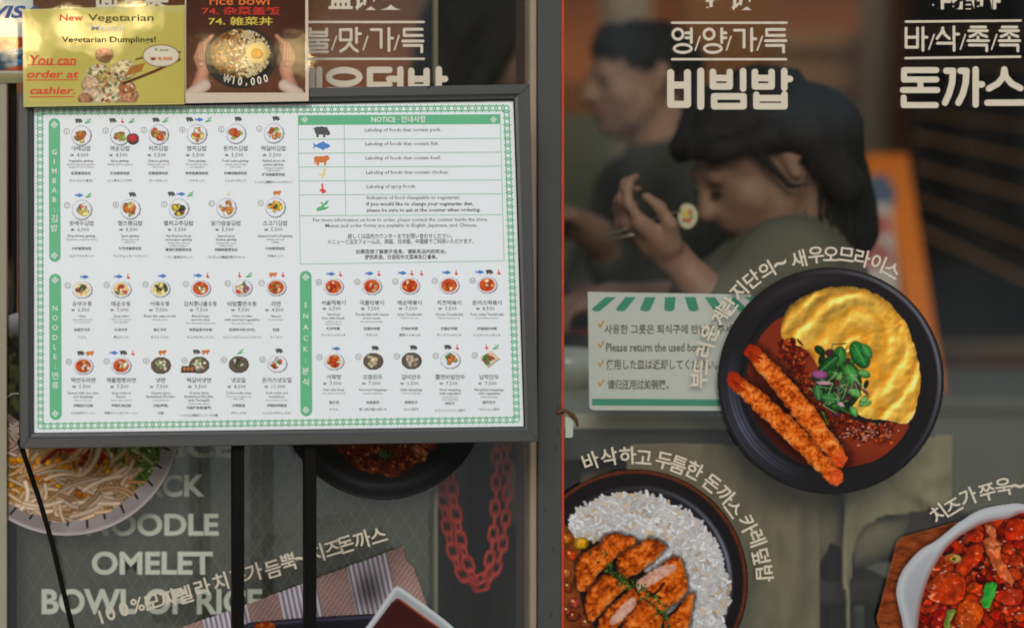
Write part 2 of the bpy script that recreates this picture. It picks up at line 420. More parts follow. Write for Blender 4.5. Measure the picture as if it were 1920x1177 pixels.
# ------------------------------------------------------------------ materials of the place
M_frame = smat('frame_metal', (66, 68, 68), rough=0.42, noise=0.06, nscale=60, bump=0.04, bscale=300)
M_mull = smat('mullion_metal', (69, 71, 72), rough=0.38, noise=0.08, nscale=25, bump=0.03, bscale=120)
M_black = smat('black_paint', (9, 9, 9), rough=0.6, spec=0.15, noise=0.1, nscale=30)
M_bead = smat('beige_bead', (148, 132, 112), rough=0.5, noise=0.12, nscale=40)
M_orange = smat('orange_sealant', (196, 70, 38), rough=0.45, noise=0.18, nscale=60, bump=0.1, bscale=200)
M_glass = glass_mat('window_glass', (0.85, 0.88, 0.86), 2.0)
M_glass2 = glass_mat('door_glass', (0.85, 0.88, 0.86), 3.2)
M_cream = smat('cream_vinyl', (208, 199, 180), rough=0.55, noise=0.04, nscale=50)
M_paving = mat('paving', (0.50, 0.48, 0.43), rough=0.85, noise=0.18, nscale=1.3, bump=0.1, bscale=30)
M_asphalt = mat('asphalt', (0.06, 0.06, 0.062), rough=0.9, noise=0.2, nscale=3)
M_dpave = mat('dark_paving', (0.10, 0.10, 0.092), rough=0.8, noise=0.2, nscale=2)
M_wallext = mat('rendered_wall', (0.16, 0.15, 0.14), rough=0.8, noise=0.1, nscale=4)
M_brick = mat('brown_brick', (0.15, 0.105, 0.075), rough=0.85, noise=0.25, nscale=5)
M_wood = smat('brown_wood', (170, 96, 50), rough=0.55, noise=0.25, nscale=4)
M_tan = smat('tan_wall', (140, 112, 82), rough=0.8, noise=0.1, nscale=3)
M_ceil = smat('ceiling_paint', (120, 112, 104), rough=0.9)
M_floor = smat('concrete_floor', (92, 92, 86), rough=0.55, noise=0.2, nscale=2.5)

# ------------------------------------------------------------------ ground and street
def sheet(name, x0, y0, x1, y1, z, m):
    o = mesh_obj(name, [(x0, y0, z), (x1, y0, z), (x1, y1, z), (x0, y1, z)], [(0, 1, 2, 3)], m); o['kind'] = 'structure'; return o
sheet('ground', -120, -120, 120, 120, -0.14, M_asphalt)
b = MB(); b.box(-30, -11.9, -0.13, 30, -1.1, 0.0, 0.01); o = b.build('pavement', M_paving); o['kind'] = 'structure'
b = MB(); b.box(-30, -1.095, -0.13, 30, 0.30, -0.004, 0.004); o = b.build('threshold_paving', M_dpave); o['kind'] = 'structure'
b = MB(); b.box(-6, 0.305, -0.13, 6, 6.0, 0.0); o = b.build('floor', M_floor); o['kind'] = 'structure'

# houses across the street: nothing but their reflection in the window is seen
fb = thing('street_building', 'brown brick building across the street, seen only mirrored in the window glass', 'building', (0, -12.5, 0))
b = MB(); b.box(-14, -16, 0, 16, -12.0, 4.3); b.build('wall', M_brick, fb)
M_dark = smat('dark_glass', (34, 38, 40), rough=0.1)
for i in range(9):
    for j in range(1):
        b = MB(); b.box(-12.5+i*3, -12.0, 3.1, -11.1+i*3, -11.96, 4.0, 0.01); b.build('window', M_dark, fb)
b = MB(); b.box(-13, -12.05, 0.1, 15, -11.97, 2.7, 0.01); b.build('shop_glass', M_dark, fb)
M_shut = mat('pale_shutter', (0.52, 0.56, 0.56), rough=0.6, noise=0.12, nscale=2)
for x0, x1, z0, z1 in ((6.35, 7.1, 1.25, 2.6), (4.8, 5.2, 0.9, 2.6), (2.3, 3.25, 1.75, 2.65), (8.6, 9.6, 0.4, 2.5)):
    b = MB(); b.box(x0, -11.965, z0, x1, -11.90, z1, 0.01); b.build('shutter', M_shut, fb)
M_lamp = mat('lit_lamp', (0.9, 0.8, 0.5), emit=(1.0, 0.74, 0.34, 48.0))
for x, z, r in ((-0.55, 2.12, 0.15), (-0.38, 1.96, 0.12), (0.02, 2.10, 0.13), (0.32, 2.02, 0.11), (0.62, 2.2, 0.1)):
    b = MB(); b.lathe((x, -11.80, z), [(0.001, r), (r*0.7, r*0.7), (r, 0), (r*0.7, -r*0.7), (0.001, -r)], 16); b.build('lamp', M_lamp, fb, True)
for x0, x1 in ((1.2, 1.62), (1.92, 2.1)):
    b = MB(); b.tube([(x0, -11.82, 1.86), (x1, -11.82, 1.86)], 0.04, 8); b.build('lamp', M_lamp, fb, True)

# ------------------------------------------------------------------ the restaurant's shell and its window
rb = thing('restaurant_building', 'brown panelled restaurant room behind the window', 'building', (0, 0, 0))
b = MB(); b.box(-6, -0.06, 2.35, 6, 0.14, 3.3); b.build('lintel', M_wallext, rb)
b = MB(); b.box(-6, -0.06, 0, -3.0, 0.14, 2.345); b.build('wall', M_wallext, rb)
b = MB(); b.box(3.0, -0.06, 0, 6, 0.14, 2.345); b.build('wall', M_wallext, rb)
b = MB(); b.box(-6, 5.9, 0, 6, 6.05, 2.8); b.build('back_wall', M_wood, rb)
b = MB(); b.box(-6.1, 0.145, 0, -6.0, 2.4, 2.8); b.build('side_wall', M_wood, rb)
b = MB(); b.box(-6.1, 2.4, 0, -6.0, 5.895, 0.85); b.build('side_wall', M_wood, rb)  # low on both sides: invented openings above let daylight reach the back
b = MB(); b.box(6.0, 0.145, 0, 6.1, 2.0, 2.8); b.build('side_wall', M_wood, rb)
b = MB(); b.box(6.0, 2.0, 0, 6.1, 5.895, 0.85); b.build('side_wall', M_wood, rb)
b = MB(); b.box(-6, 0.145, 2.8, 6, 0.9, 2.9); b.build('ceiling', M_ceil, rb)  # stops short: an unseen skylight gap, added to brighten the room, follows
b = MB(); b.box(-6, 3.9, 2.8, 6, 6.0, 2.9); b.build('ceiling', M_ceil, rb)
# panels and posts on the walls, as far as the window shows them
def panel(name, px0, px1, py0, py1, y, m, th=0.05, par=None, bev=0.004):
    a = G(px0, py0, y); c = G(px1, py1, y); b = MB(); b.box(a.x, y, max(c.z, 0.001), c.x, y+th, min(a.z, 2.79), bev); return b.build(name, m, par or rb)
M_post = smat('cream_post', (168, 150, 120), rough=0.6, noise=0.08, nscale=4)
M_tan2 = smat('tan_board', (176, 132, 84), rough=0.7, noise=0.15, nscale=5)
M_tan3 = smat('ochre_board', (156, 102, 56), rough=0.7, noise=0.2, nscale=5)
panel('post', 1152, 1222, -400, 330, 3.2, M_post, 0.12)
panel('post', 1640, 1668, -400, 560, 3.0, M_post, 0.1)
panel('post', 1672, 1712, -400, 560, 3.05, M_wood, 0.1)
panel('wall_panel', 1456, 1638, 60, 560, 3.3, M_tan2, 0.05)
panel('wall_panel', 1280, 1454, -60, 300, 3.4, M_tan3, 0.05)
panel('wall_panel', 1056, 1150, 150, 260, 3.6, M_tan3, 0.05)
panel('shelf_board', 1456, 1638, 88, 92, 3.25, M_tan3, 0.04)
panel('shelf_board', 1456, 1638, 168, 172, 3.25, M_tan3, 0.04)
panel('wall_panel', 1040, 1150, 215, 700, 1.75, smat('olive_panel', (112, 112, 90), rough=0.8, noise=0.15, nscale=5), 0.05)
panel('wall_panel', 790, 840, -200, 60, 3.2, M_tan, 0.05)
# low plinth along the back, floor runs up to it
M_ledge = smat('stone_ledge', (140, 132, 108), rough=0.6); M_plinth = smat('brown_plinth', (104, 68, 48), rough=0.6, noise=0.2, nscale=4)
z1 = G(0, 656, 4.9).z; z2 = G(0, 640, 4.9).z
b = MB(); b.box(1.2, 4.9, 0.0, 5.95, 5.3, z1-0.001); b.build('plinth', M_plinth, rb)
b = MB(); b.box(1.18, 4.88, z1, 5.95, 5.3, z2); b.build('ledge', M_ledge, rb)
# black stair side with slanting battens, right of the room
st = thing('stair_screen', 'black boarded stair side with slanting brown battens at the right of the room', 'stair', (G(1830, 560, 2.6).x, 2.6, 0.0))
M_scr = smat('black_board', (17, 15, 14), rough=0.4); M_bat = smat('brown_batten', (176, 132, 96), rough=0.45)
a = G(1716, -60, 2.6); c = G(2120, 640, 2.6)
b = MB(); b.box(a.x, 2.6, c.z, c.x, 2.66, 2.6, 0.004); b.build('board', M_scr, st)
for (xa, ya, xb, yb, t) in ((1718, 210, 2100, 262, 4), (1718, 255, 2100, 338, 5), (1718, 312, 2100, 418, 5), (1718, 372, 2100, 520, 4), (1718, 428, 2100, 610, 5), (1718, 120, 2100, 130, 4), (1718, 60, 2100, 48, 4)):
    p, q = G(xa, ya, 2.585), G(xb, yb, 2.585); h = t*S*2.08
    b = MB(); v = [(p.x, 2.575, p.z-h/2), (q.x, 2.575, q.z-h/2), (q.x, 2.575, q.z+h/2), (p.x, 2.575, p.z+h/2), (p.x, 2.598, p.z-h/2), (q.x, 2.598, q.z-h/2), (q.x, 2.598, q.z+h/2), (p.x, 2.598, p.z+h/2)]
    b.add(v, [(0, 1, 2, 3), (5, 4, 7, 6), (4, 0, 3, 7), (1, 5, 6, 2), (3, 2, 6, 7), (4, 5, 1, 0)]); b.build('batten', M_bat, st)

win = thing('shop_window', 'grey metal restaurant window frame with two large panes and an orange seal', 'window', (0.035, 0, 0))
def vbar(name, px0, px1, y0, y1, m, bev=0.002):
    x0, x1 = (px0-960)*S, (px1-960)*S; b = MB(); b.box(x0, y0, 0.0, x1, y1, 2.345, bev); return b.build(name, m, win)
mu = vbar('mullion', 1004.5, 1048, -0.012, 0.09, M_mull, 0.003)
vbar('bead', 992, 1003.8, -0.006, 0.02, M_bead)
vbar('sealant', 1048.6, 1055.5, -0.007, 0.02, M_orange, 0.003)
vbar('jamb', -30, 13, -0.01, 0.085, smat('beige_jamb', (150, 146, 128), rough=0.55, noise=0.1, nscale=20))
vbar('jamb', -75, -31, -0.012, 0.09, M_mull)
b = MB(); b.box(-2.99, -0.02, 2.25, 2.99, 0.08, 2.348, 0.004); b.build('head_rail', M_mull, win)
b = MB(); b.box(-2.99, -0.02, 0.0, 2.99, 0.08, 0.07, 0.004); b.build('sill', M_mull, win)
M_scuff = smat('scuff_mark', (40, 41, 41), rough=0.7)
for px, py, l, a_ in ((1031, 1157, 11, 1.2), (1040, 1036, 12, 1.9), (1046, 770, 10, 1.6), (1046, 812, 8, 1.5), (1044, 842, 9, 1.7), (1020, 958, 5, 0.6)):
    p = PM(); p.stroke([(px, py), (px+l*math.cos(a_)*0.5, py-l*0.5), (px+l*math.cos(a_), py-l)], 2.2); p.build('scuff', M_scuff, glass_map(-0.0125), win)
def pane(name, px0, px1, y, m, par, z0=0.075, z1=2.24, th=0.006, x0=None, x1=None):
    X0 = (px0-960)*S if x0 is None else x0; X1 = (px1-960)*S if x1 is None else x1
    return mesh_obj(name, [(X0, y, z0), (X1, y, z0), (X1, y, z1), (X0, y, z1)], [(0, 1, 2, 3)], m, par)
pane('glass_pane', 13.5, 1003, 0.004, M_glass, win)
pane('glass_pane', 1052, 0, 0.004, M_glass, win, x1=2.99)

# sliding inner door, its glass covered with an olive film in its lower half
dr = thing('sliding_door', 'inner sliding glass door with an olive lattice film and pale green menu words', 'door', ((400-960)*S, 0.06, 0.0))
FD = 0.06
pr = G(812, 0, FD).x; pl = G(-140, 0, FD).x
mesh_obj('door_glass', [(pl, FD, 0.04), (pr, FD, 0.04), (pr, FD, 2.2), (pl, FD, 2.2)], [(0, 1, 2, 3)], M_glass2, dr)
b = MB(); b.box(pr, FD-0.006, 0.04, pr+0.006, FD+0.006, 2.2, 0.001); b.build('door_edge', smat('edge_strip', (126, 122, 100), rough=0.4), dr)
M_film = mat('olive_film', lin((90, 88, 78)), rough=0.35, noise=0.25, nscale=5.0)
zt = G(0, 600, FD).z
mesh_obj('film', [(pl+0.001, FD+0.004, 0.04), (pr-0.006, FD+0.004, 0.04), (pr-0.006, FD+0.004, zt), (pl+0.001, FD+0.004, zt)], [(0, 1, 2, 3)], M_film, dr)
p = PM(); F2 = glass_map(FD-0.0006)
for i in range(-30, 40):
    x = i*31
    for sgn in (1, -1):
        pts = [(x+sgn*(yy-600)*0.62, yy) for yy in (600, 1200)] if True else None
        (xa, ya), (xb, yb) = pts
        # clip to the door
        def at(xx): return ya+(xx-xa)/(xb-xa)*(yb-ya)
        L, Rr = -60, 806
        if max(xa, xb) < L or min(xa, xb) > Rr: continue
        if xa < L: xa, ya = L, at(L)
        if xb < L: yb = at(L) if abs(xb-xa) > 1e-6 else yb; xb = L
        if xa > Rr: ya = at(Rr); xa = Rr
        if xb > Rr: yb = at(Rr); xb = Rr
        p.stroke([(xa, ya), (xb, yb)], 1.0, cap=False)
p.build('lattice', mat('lattice_line', lin((128, 128, 110)), rough=0.5), F2, dr)
M_sage = smat('sage_vinyl', (230, 234, 220), rough=0.5)
for t, x0, y0, x1, y1 in (('RICE', 291, 816, 437, 858), ('SNACK', 196, 889, 384, 931), ('NOODLE', 162, 962, 410, 1004), ('OMELET', 172, 1033, 399, 1077), ('BOWL OF RICE', 78, 1103, 492, 1151)):
    p = PM(); p.text(t, x0, y0, x1, y1, bold=0.030, res=5); p.build('lettering', M_sage, glass_map(FD-0.0014), dr)
# black upright behind the jamb
b = MB(); a = G(15, 0, 0.03); c = G(31, 0, 0.03); b.box(a.x, 0.012, 0.02, c.x, 0.04, 2.2, 0.002); b.build('seal', M_black, dr)
# ------------------------------------------------------------------ cream lettering on the window
GL = glass_map(-0.0008)
def strokes(p, tr, w, items):
    """items: polylines or ('E', cx, cy, rx, ry); tr maps crop pixels to photograph pixels"""
    k = tr[2]
    for it in items:
        if it[0] == 'E':
            p.k += 1; p.ring(tr[0]+it[1]/k, tr[1]+it[2]/k, it[3]/k, it[4]/k, w, 28, lift=1.2e-5*(p.k % 7))
        else: p.stroke([(tr[0]+x/k, tr[1]+y/k) for x, y in it], w)
def block(label, tr, rules, slogan, slashes, big, cjk, sw=5.2, bw=13):
    t = thing('window_lettering', label, 'lettering', tuple(G(*cjk[5], 0.0)), 'cream Korean words on the window')
    p = PM()
    for r_ in rules: strokes(p, tr, 4.2, [r_])
    p.build('rule_line', M_cream, GL, t)
    p = PM(); strokes(p, tr, sw, slogan); strokes(p, tr, 2.8, slashes); p.build('slogan', M_cream, GL, t)
    p = PM()
    for wv, its in big: strokes(p, tr, wv, its)
    p.build('dish_word', M_cream, GL, t)
    p = PM(); p.text(*cjk[:5], bold=0.028, res=4); p.build('chinese_word', M_cream, GL, t)
T3 = (1040, 0, 2.943); T4 = (1460, 0, 2.943); T2 = (540, 0, 2.943)
big1 = [(13.2, [[(640, 402), (640, 577)], [(733, 402), (733, 577)], [(640, 471), (733, 471)], [(640, 577), (733, 577)], [(806, 394), (806, 588)]]),
        (12.2, [[(873, 398), (873, 478)], [(966, 398), (966, 478)], [(873, 432), (966, 432)], [(873, 478), (966, 478)], [(1040, 393), (1040, 490)], [(880, 533), (1042, 533), (1042, 587), (880, 587), (880, 533)]]),
        (12.2, [[(1105, 398), (1105, 478)], [(1197, 398), (1197, 478)], [(1105, 432), (1197, 432)], [(1105, 478), (1197, 478)], [(1267, 393), (1267, 486)], [(1267, 437), (1298, 437)], [(1113, 524), (1113, 587)], [(1268, 522), (1268, 587)], [(1113, 543), (1268, 543)], [(1113, 587), (1268, 587)]])]
slo1 = [('E', 680, 190, 28, 28), [(754, 160), (754, 236)], [(724, 183), (754, 183)], [(724, 210), (754, 210)], ('E', 707, 269, 47, 22),
        ('E', 852, 190, 28, 28), [(922, 160), (922, 236)], [(922, 183), (945, 183)], [(922, 210), (945, 210)], ('E', 873, 269, 47, 22),
        [(992, 168), (1045, 168), (1045, 262)], [(1087, 160), (1087, 281)], [(1087, 216), (1110, 216)],
        [(1268, 164), (1170, 164), (1170, 197), (1268, 197)], [(1163, 226), (1276, 226)], [(1168, 252), (1263, 252), (1263, 289)]]
block('bibimbap lettering, three large cream Korean syllables above the woman in the right pane', T3, [[(648, 127), (1280, 127)], [(648, 328), (1277, 328)]], slo1,
      [[(802, 202), (776, 278)], [(973, 202), (948, 278)], [(1146, 202), (1118, 278)]], big1, ('拌饭', 1323, -24, 1414, 22, (1365, 205)))
big2 = [(11.2, [[(870, 388), (692, 388), (692, 440), (870, 440)], [(782, 440), (782, 495)], [(685, 498), (875, 498)], [(690, 540), (690, 581), (868, 581)]]),
        (12.0, [[(925, 392), (962, 392), (957, 460), (940, 520), (918, 568)], [(1003, 392), (1036, 392), (1032, 460), (1016, 520), (992, 568)], [(1087, 384), (1087, 578)], [(1087, 467), (1122, 467)]]),
        (11.8, [[(1245, 384), (1240, 425), (1210, 462), (1160, 490)], [(1245, 384), (1253, 425), (1285, 462), (1334, 488)], [(1152, 568), (1350, 567)]])]
slo2 = [[(703, 157), (703, 262)], [(766, 157), (766, 262)], [(703, 207), (766, 207)], [(703, 262), (766, 262)], [(796, 155), (796, 279)], [(796, 207), (818, 207)],
        [(906, 155), (900, 180), (874, 214)], [(906, 165), (915, 190), (942, 214)], [(967, 150), (967, 226)], [(967, 190), (993, 190)], [(876, 240), (968, 240), (968, 279)]]
for dx in (0, 172):
    slo2 += [[(1062+dx, 151), (1142+dx, 151)], [(1050+dx, 171), (1152+dx, 171)], [(1100+dx, 171), (1085+dx, 192), (1056+dx, 203)], [(1100+dx, 171), (1116+dx, 192), (1148+dx, 203)], [(1100+dx, 206), (1100+dx, 224)], [(1045+dx, 226), (1158+dx, 226)], [(1052+dx, 250), (1148+dx, 250), (1148+dx, 282)]]
block('pork cutlet lettering, large cream Korean syllables before the black stair side', T4, [[(702, 121), (1336, 115)], [(700, 322), (1333, 314)]], slo2,
      [[(858, 192), (829, 273)], [(1030, 192), (1003, 273)], [(1203, 192), (1175, 273)]], big2, ('炸猪排', 1738, -28, 1876, 19, (1800, 200)))
big3 = [(11.5, [[(172, 385), (172, 585)], [(132, 385), (132, 585)]]), (12.0, [('E', 310, 426, 84, 38), [(225, 500), (395, 500)], [(280, 500), (280, 535)], [(345, 500), (345, 535)], [(235, 545), (385, 545), (385, 590)]]),
        (11.8, [[(560, 387), (452, 387), (452, 470), (560, 470)], [(558, 437), (620, 437)], [(620, 384), (620, 490)], [(450, 530), (620, 530), (620, 590)]]),
        (12.0, [[(680, 392), (680, 482)], [(765, 392), (765, 482)], [(680, 437), (765, 437)], [(680, 482), (765, 482)], [(832, 384), (832, 492)], [(832, 437), (866, 437)], [(690, 525), (690, 590)], [(832, 525), (832, 590)], [(690, 590), (832, 590)]])]
slo3 = [[(123, 160), (123, 200)], [(213, 160), (213, 200)], [(123, 180), (213, 180)], [(123, 200), (213, 200)], [(108, 222), (222, 222)], [(166, 222), (166, 240)], [(121, 244), (214, 244), (214, 265), (123, 265), (123, 287), (218, 287)],
        [(288, 165), (348, 165), (348, 222), (288, 222), (288, 165)], [(378, 157), (378, 236)], [(378, 188), (400, 188)], [(340, 238), (318, 268), (290, 284)], [(340, 242), (360, 268), (383, 284)],
        [(460, 165), (514, 165), (514, 262)], [(557, 158), (557, 281)], [(557, 212), (578, 212)],
        [(740, 163), (641, 163), (641, 197), (740, 197)], [(633, 228), (746, 228)], [(640, 252), (738, 252), (738, 288)]]
block('spicy pork rice lettering, cream Korean words cut off by the menu frame', T2, [[(60, 123), (750, 123)], [(60, 326), (750, 326)]], slo3,
      [[(268, 202), (242, 276)], [(440, 202), (415, 276)], [(612, 197), (588, 276)]], big3, ('盖饭类', 616, -26, 757, 22, (690, 160)))
p = PM(); p.text('面食类', 178, -30, 318, 18, bold=0.03, res=4)
tag(p.build('window_lettering', M_cream, GL), 'cream Chinese characters mostly hidden above the yellow laminated poster', 'lettering', 'cream Korean words on the window')

def curved(label, chars, size, angf, bold=0.016):
    p = PM()
    for ch, x, y in chars: p.rchar(ch, x, y, size*(1.0 if ch not in '~' else 1.25), angf(x, y), bold, 4)
    tag(p.build('window_lettering', M_cream, GL), label, 'lettering', 'cream handwritten lines round the food stickers')
def about(cx, cy): return lambda x, y: math.degrees(math.atan2(x-cx, cy-y))
curved('handwritten cream line arching over the omelette sticker', [('부', 1311, 712), ('드', 1314, 687), ('러', 1321, 656), ('운', 1331, 624), ('계', 1350, 594), ('란', 1366, 572), ('지', 1385, 546), ('단', 1410, 523), ('의', 1437, 507), ('~', 1463, 494), ('새', 1497, 486), ('우', 1530, 478), ('오', 1558, 476), ('므', 1587, 477), ('라', 1617, 484), ('이', 1646, 493), ('스', 1673, 506)], 35, about(1557, 713))
k = 3.123
curved('handwritten cream line arching over the pork cutlet curry sticker', [(c, 1040+x/k, 800+y/k) for c, x, y in (('바', 212, 198), ('삭', 318, 175), ('하', 428, 167), ('고', 522, 178), ('두', 640, 198), ('툼', 725, 222), ('한', 818, 254), ('돈', 920, 330), ('까', 1000, 398), ('스', 1048, 478), ('카', 1130, 568), ('레', 1184, 650), ('덮', 1208, 757), ('밥', 1230, 858))], 36, about(1190, 1091))
k = 3.122
curved('handwritten cream line above the red stew sticker', [(c, 1460+x/k, 800+y/k) for c, x, y in (('치', 935, 508), ('즈', 1022, 465), ('가', 1110, 408), ('쭈', 1222, 382), ('욱', 1316, 350), ('~', 1398, 345), ('한', 1490, 330))], 36, about(1925, 1180))
curved('handwritten cream line sloping above the woven mat sticker', [('1', 189, 1156), ('0', 207, 1149), ('0', 232, 1141), ('%', 258, 1133), ('모', 285, 1127), ('짜', 316, 1121), ('렐', 346, 1114), ('라', 380, 1101), ('치', 413, 1090), ('즈', 446, 1079), ('가', 476, 1072), ('듬', 512, 1066), ('뿍', 541, 1053), ('~', 563, 1046), ('치', 593, 1037), ('즈', 624, 1027), ('돈', 648, 1020), ('까', 679, 1011), ('스', 709, 1003)], 36, lambda x, y: -17.0)
# ------------------------------------------------------------------ printed food stickers on the window (flat photographs, painted with numpy)
M_print = vmat('printed_vinyl', rough=0.5, spec=0.12)
FS = glass_map(-0.0004)
rnd = random.Random(11)
def U(a, b): return rnd.uniform(a, b)
def sticker(label, px, py): return thing('food_sticker', label, 'sticker', tuple(G(px, py, 0)), 'food photographs stuck on the window')
def fried(cv, sd, base=(206, 104, 42), dark=(120, 44, 16), light=(240, 160, 84), s=9, seed=1, k=0.16, dome=26.0):
    """crumbed fried surface: colour array"""
    X, Y = cv.X, cv.Y
    n1 = fbm(X, Y, s*1.6, 4, seed); f1, f2, i_ = worley(X+6*fbm(X, Y, 8, 2, seed+5), Y, s, seed)
    h = dome*np.sqrt(np.clip(-sd/dome, 0, 1))+7*(1-f1)*np.clip(-sd/6, 0, 1)+9*n1
    sh = relief(h, k)
    n2 = fbm(X, Y, s*0.55, 3, seed+11)
    t = 0.44+1.0*(n1-0.5)+0.9*(n2-0.5)+0.3*(i_-0.5)-sh*0.9
    c = lerp(dark, base, t*2); c = np.where((t > 0.5)[..., None], lerp(base, light, (t-0.5)*2), c)
    c = c*np.clip(0.72+np.clip(-sd/7, 0, 1)*0.3, 0, 1.1)[..., None]
    return c+np.clip(-sh-0.35, 0, 1)[..., None]*90

# --- omelette rice with fried prawns
cx, cy, r = 1557, 713, 212
cv = Cv(cx-r-2, cy-r-2, cx+r+2, cy+r+2, 1.3); X, Y = cv.X, cv.Y
rr = np.hypot(X-cx, Y-cy); th = np.degrees(np.arctan2(Y-cy, X-cx)) % 360
c = np.ones_like(cv.c)*np.array((31, 30, 32))
c += (np.exp(-((rr-r*0.965)/3.5)**2)*np.clip(1.4-np.abs(((th-330+180) % 360)-180)/60, 0, 1)*70)[..., None]*np.array((1, 1, 1.12))
arc = np.clip(1.0-np.abs(th-152)/50, 0, 1)
st_ = np.exp(-((rr-r*0.885)/9)**2)*70+np.exp(-((rr-r*0.955)/3)**2)*34+np.exp(-((rr-r*0.83)/4)**2)*30
c += (arc*st_*(0.8+0.3*np.sin(rr*0.9)))[..., None]*np.array((0.82, 0.88, 1.18))
c += (np.clip(1-np.abs(th-250)/40, 0, 1)*np.exp(-((rr-r*0.9)/10)**2)*14)[..., None]
c -= (np.clip(1-np.abs(rr-r*0.79)/5, 0, 1)*10)[..., None]
cv.fill(cv.m(rr-r), c, 1)
sd = rr+3*fbm(X, Y, 40, 2)-166
sauce = lerp((72, 24, 20), (128, 52, 34), np.clip((np.abs(np.sin(np.radians(th-135)))-0.35)*1.6, 0, 1)*(0.6+0.6*fbm(X, Y, 60, 3, 2)))
smask = poly_sd(X, Y, smooth_poly([(1400, 700), (1420, 640), (1470, 594), (1520, 640), (1560, 760), (1640, 800), (1702, 790), (1690, 822), (1650, 858), (1600, 874), (1540, 878), (1480, 855), (1430, 805), (1402, 750)]))
cv.fill(cv.m(smask), sauce, 2)
om = [(1300+a/2.354, 440+b/2.354) for a, b in ((385, 425), (405, 345), (440, 300), (530, 252), (655, 228), (780, 248), (870, 308), (940, 395), (980, 510), (1003, 635), (985, 750), (945, 828), (850, 818), (740, 800), (640, 720), (560, 600), (500, 510), (410, 470))]
osd = poly_sd(X, Y, smooth_poly(om, 3))+5*(fbm(X, Y, 11, 3, 3)-0.5)
wx = X+26*fbm(X, Y, 60, 3, 1); wy = Y+26*fbm(X, Y, 60, 3, 9)
ang = np.arctan2(wy-680, wx-1600); rad = np.hypot(wx-1600, wy-680)
fold = 0.5+0.5*np.sin(rad*0.17+2.2*np.sin(ang*2+0.6)+5*fbm(wx, wy, 70, 2, 4))
h = 30*np.sqrt(np.clip(-osd/60, 0, 1))+10*fold+36*fbm(wx, wy, 38, 3, 2)+3*fbm(X, Y, 9, 2, 6)
sh = relief(h, 0.22)
base = lerp((228, 190, 96), (218, 154, 62), np.clip(1.7*fbm(wx, wy, 34, 3, 7)-0.35, 0, 1))
base = lerp(base, (196, 112, 30), np.clip(fold*0.9-0.55, 0, 1)*0.9)
c = base*np.clip(1-sh*0.6, 0.5, 1.22)[..., None]+np.clip(-sh-0.16, 0, 0.6)[..., None]*np.array((90, 120, 150))
c *= np.clip(0.80+(-osd)/40, 0.8, 1.0)[..., None]
cv.fill(cv.m(osd), c, 3)
# sauce-covered filling at the lower lip
LP_ = [(1474, 640), (1486, 672), (1504, 712), (1530, 752), (1566, 788), (1612, 812), (1668, 812)]
for q in range(420):
    t = U(0, 5.999); i = int(t); t -= i
    x, y = LP_[i][0]+(LP_[i+1][0]-LP_[i][0])*t+rnd.gauss(0, 8), LP_[i][1]+(LP_[i+1][1]-LP_[i][1])*t+rnd.gauss(0, 9)
    cv.ell(x, y, U(3, 9), U(2, 5), U(0, 180), rnd.choice([(150, 52, 28), (172, 66, 34), (98, 28, 20), (196, 90, 50), (120, 36, 24)]), 2, 0.6, tex=0.5)
for q in range(60):
    x, y = rnd.gauss(1622, 26), rnd.gauss(812, 9); cv.ell(x, y, U(1, 4), U(0.7, 1.8), U(-30, 20), (206, 150, 130), 2, 0.2)
pr = []
for (ax, ay, bx, by, wa, wb) in ((258, 515, 640, 985, 62, 96), (178, 640, 622, 1068, 66, 92)):
    ax, ay, bx, by = 1300+ax/2.354, 440+ay/2.354, 1300+bx/2.354, 440+by/2.354
    ex, ey = bx-ax, by-ay; L = ex*ex+ey*ey; t = np.clip(((X-ax)*ex+(Y-ay)*ey)/L, 0, 1)
    w2 = (wa+(wb-wa)*np.sin(np.clip(t*1.15, 0, 1)*2.6)*0.9)/2.354/2
    bow = 5*np.sin(t*3.14)
    d = np.hypot(X-ax-ex*t-bow*0.7, Y-ay-ey*t+bow*0.7)-w2+10*(fbm(X, Y, 9, 3, 5)-0.5)
    pr.append((d, t))
for i, (d, t) in enumerate(pr):
    shm = np.clip(1-(d-2)/16, 0, 1)*(d > 0)*0.6*(rr < 170)*(cv.p == 2); cv.c *= (1-shm[..., None]*0.8)
    c = fried(cv, d, (214, 108, 48), (140, 52, 20), (238, 158, 92), 7, 3+i, 0.10, 16)
    c = lerp(c, (206, 74, 48), np.clip((t-0.93)*14, 0, 1)*0.6); c = lerp(c, (150, 40, 24), np.clip((0.09-t)*9, 0, 1))
    cv.fill(cv.m(d), c, 5+i)
for bx in ((252, 520), (170, 640)):
    for q in range(7):
        x0, y0 = 1300+bx[0]/2.354, 440+bx[1]/2.354; x1, y1 = x0+U(2, 26), y0+U(6, 24)
        cv.strand([(x0, y0), ((x0+x1)/2+U(-3, 3), (y0+y1)/2), (x1, y1)], U(2, 4), rnd.choice([(196, 66, 34), (226, 132, 96), (60, 18, 12), (168, 44, 26)]), 5, 0.5)
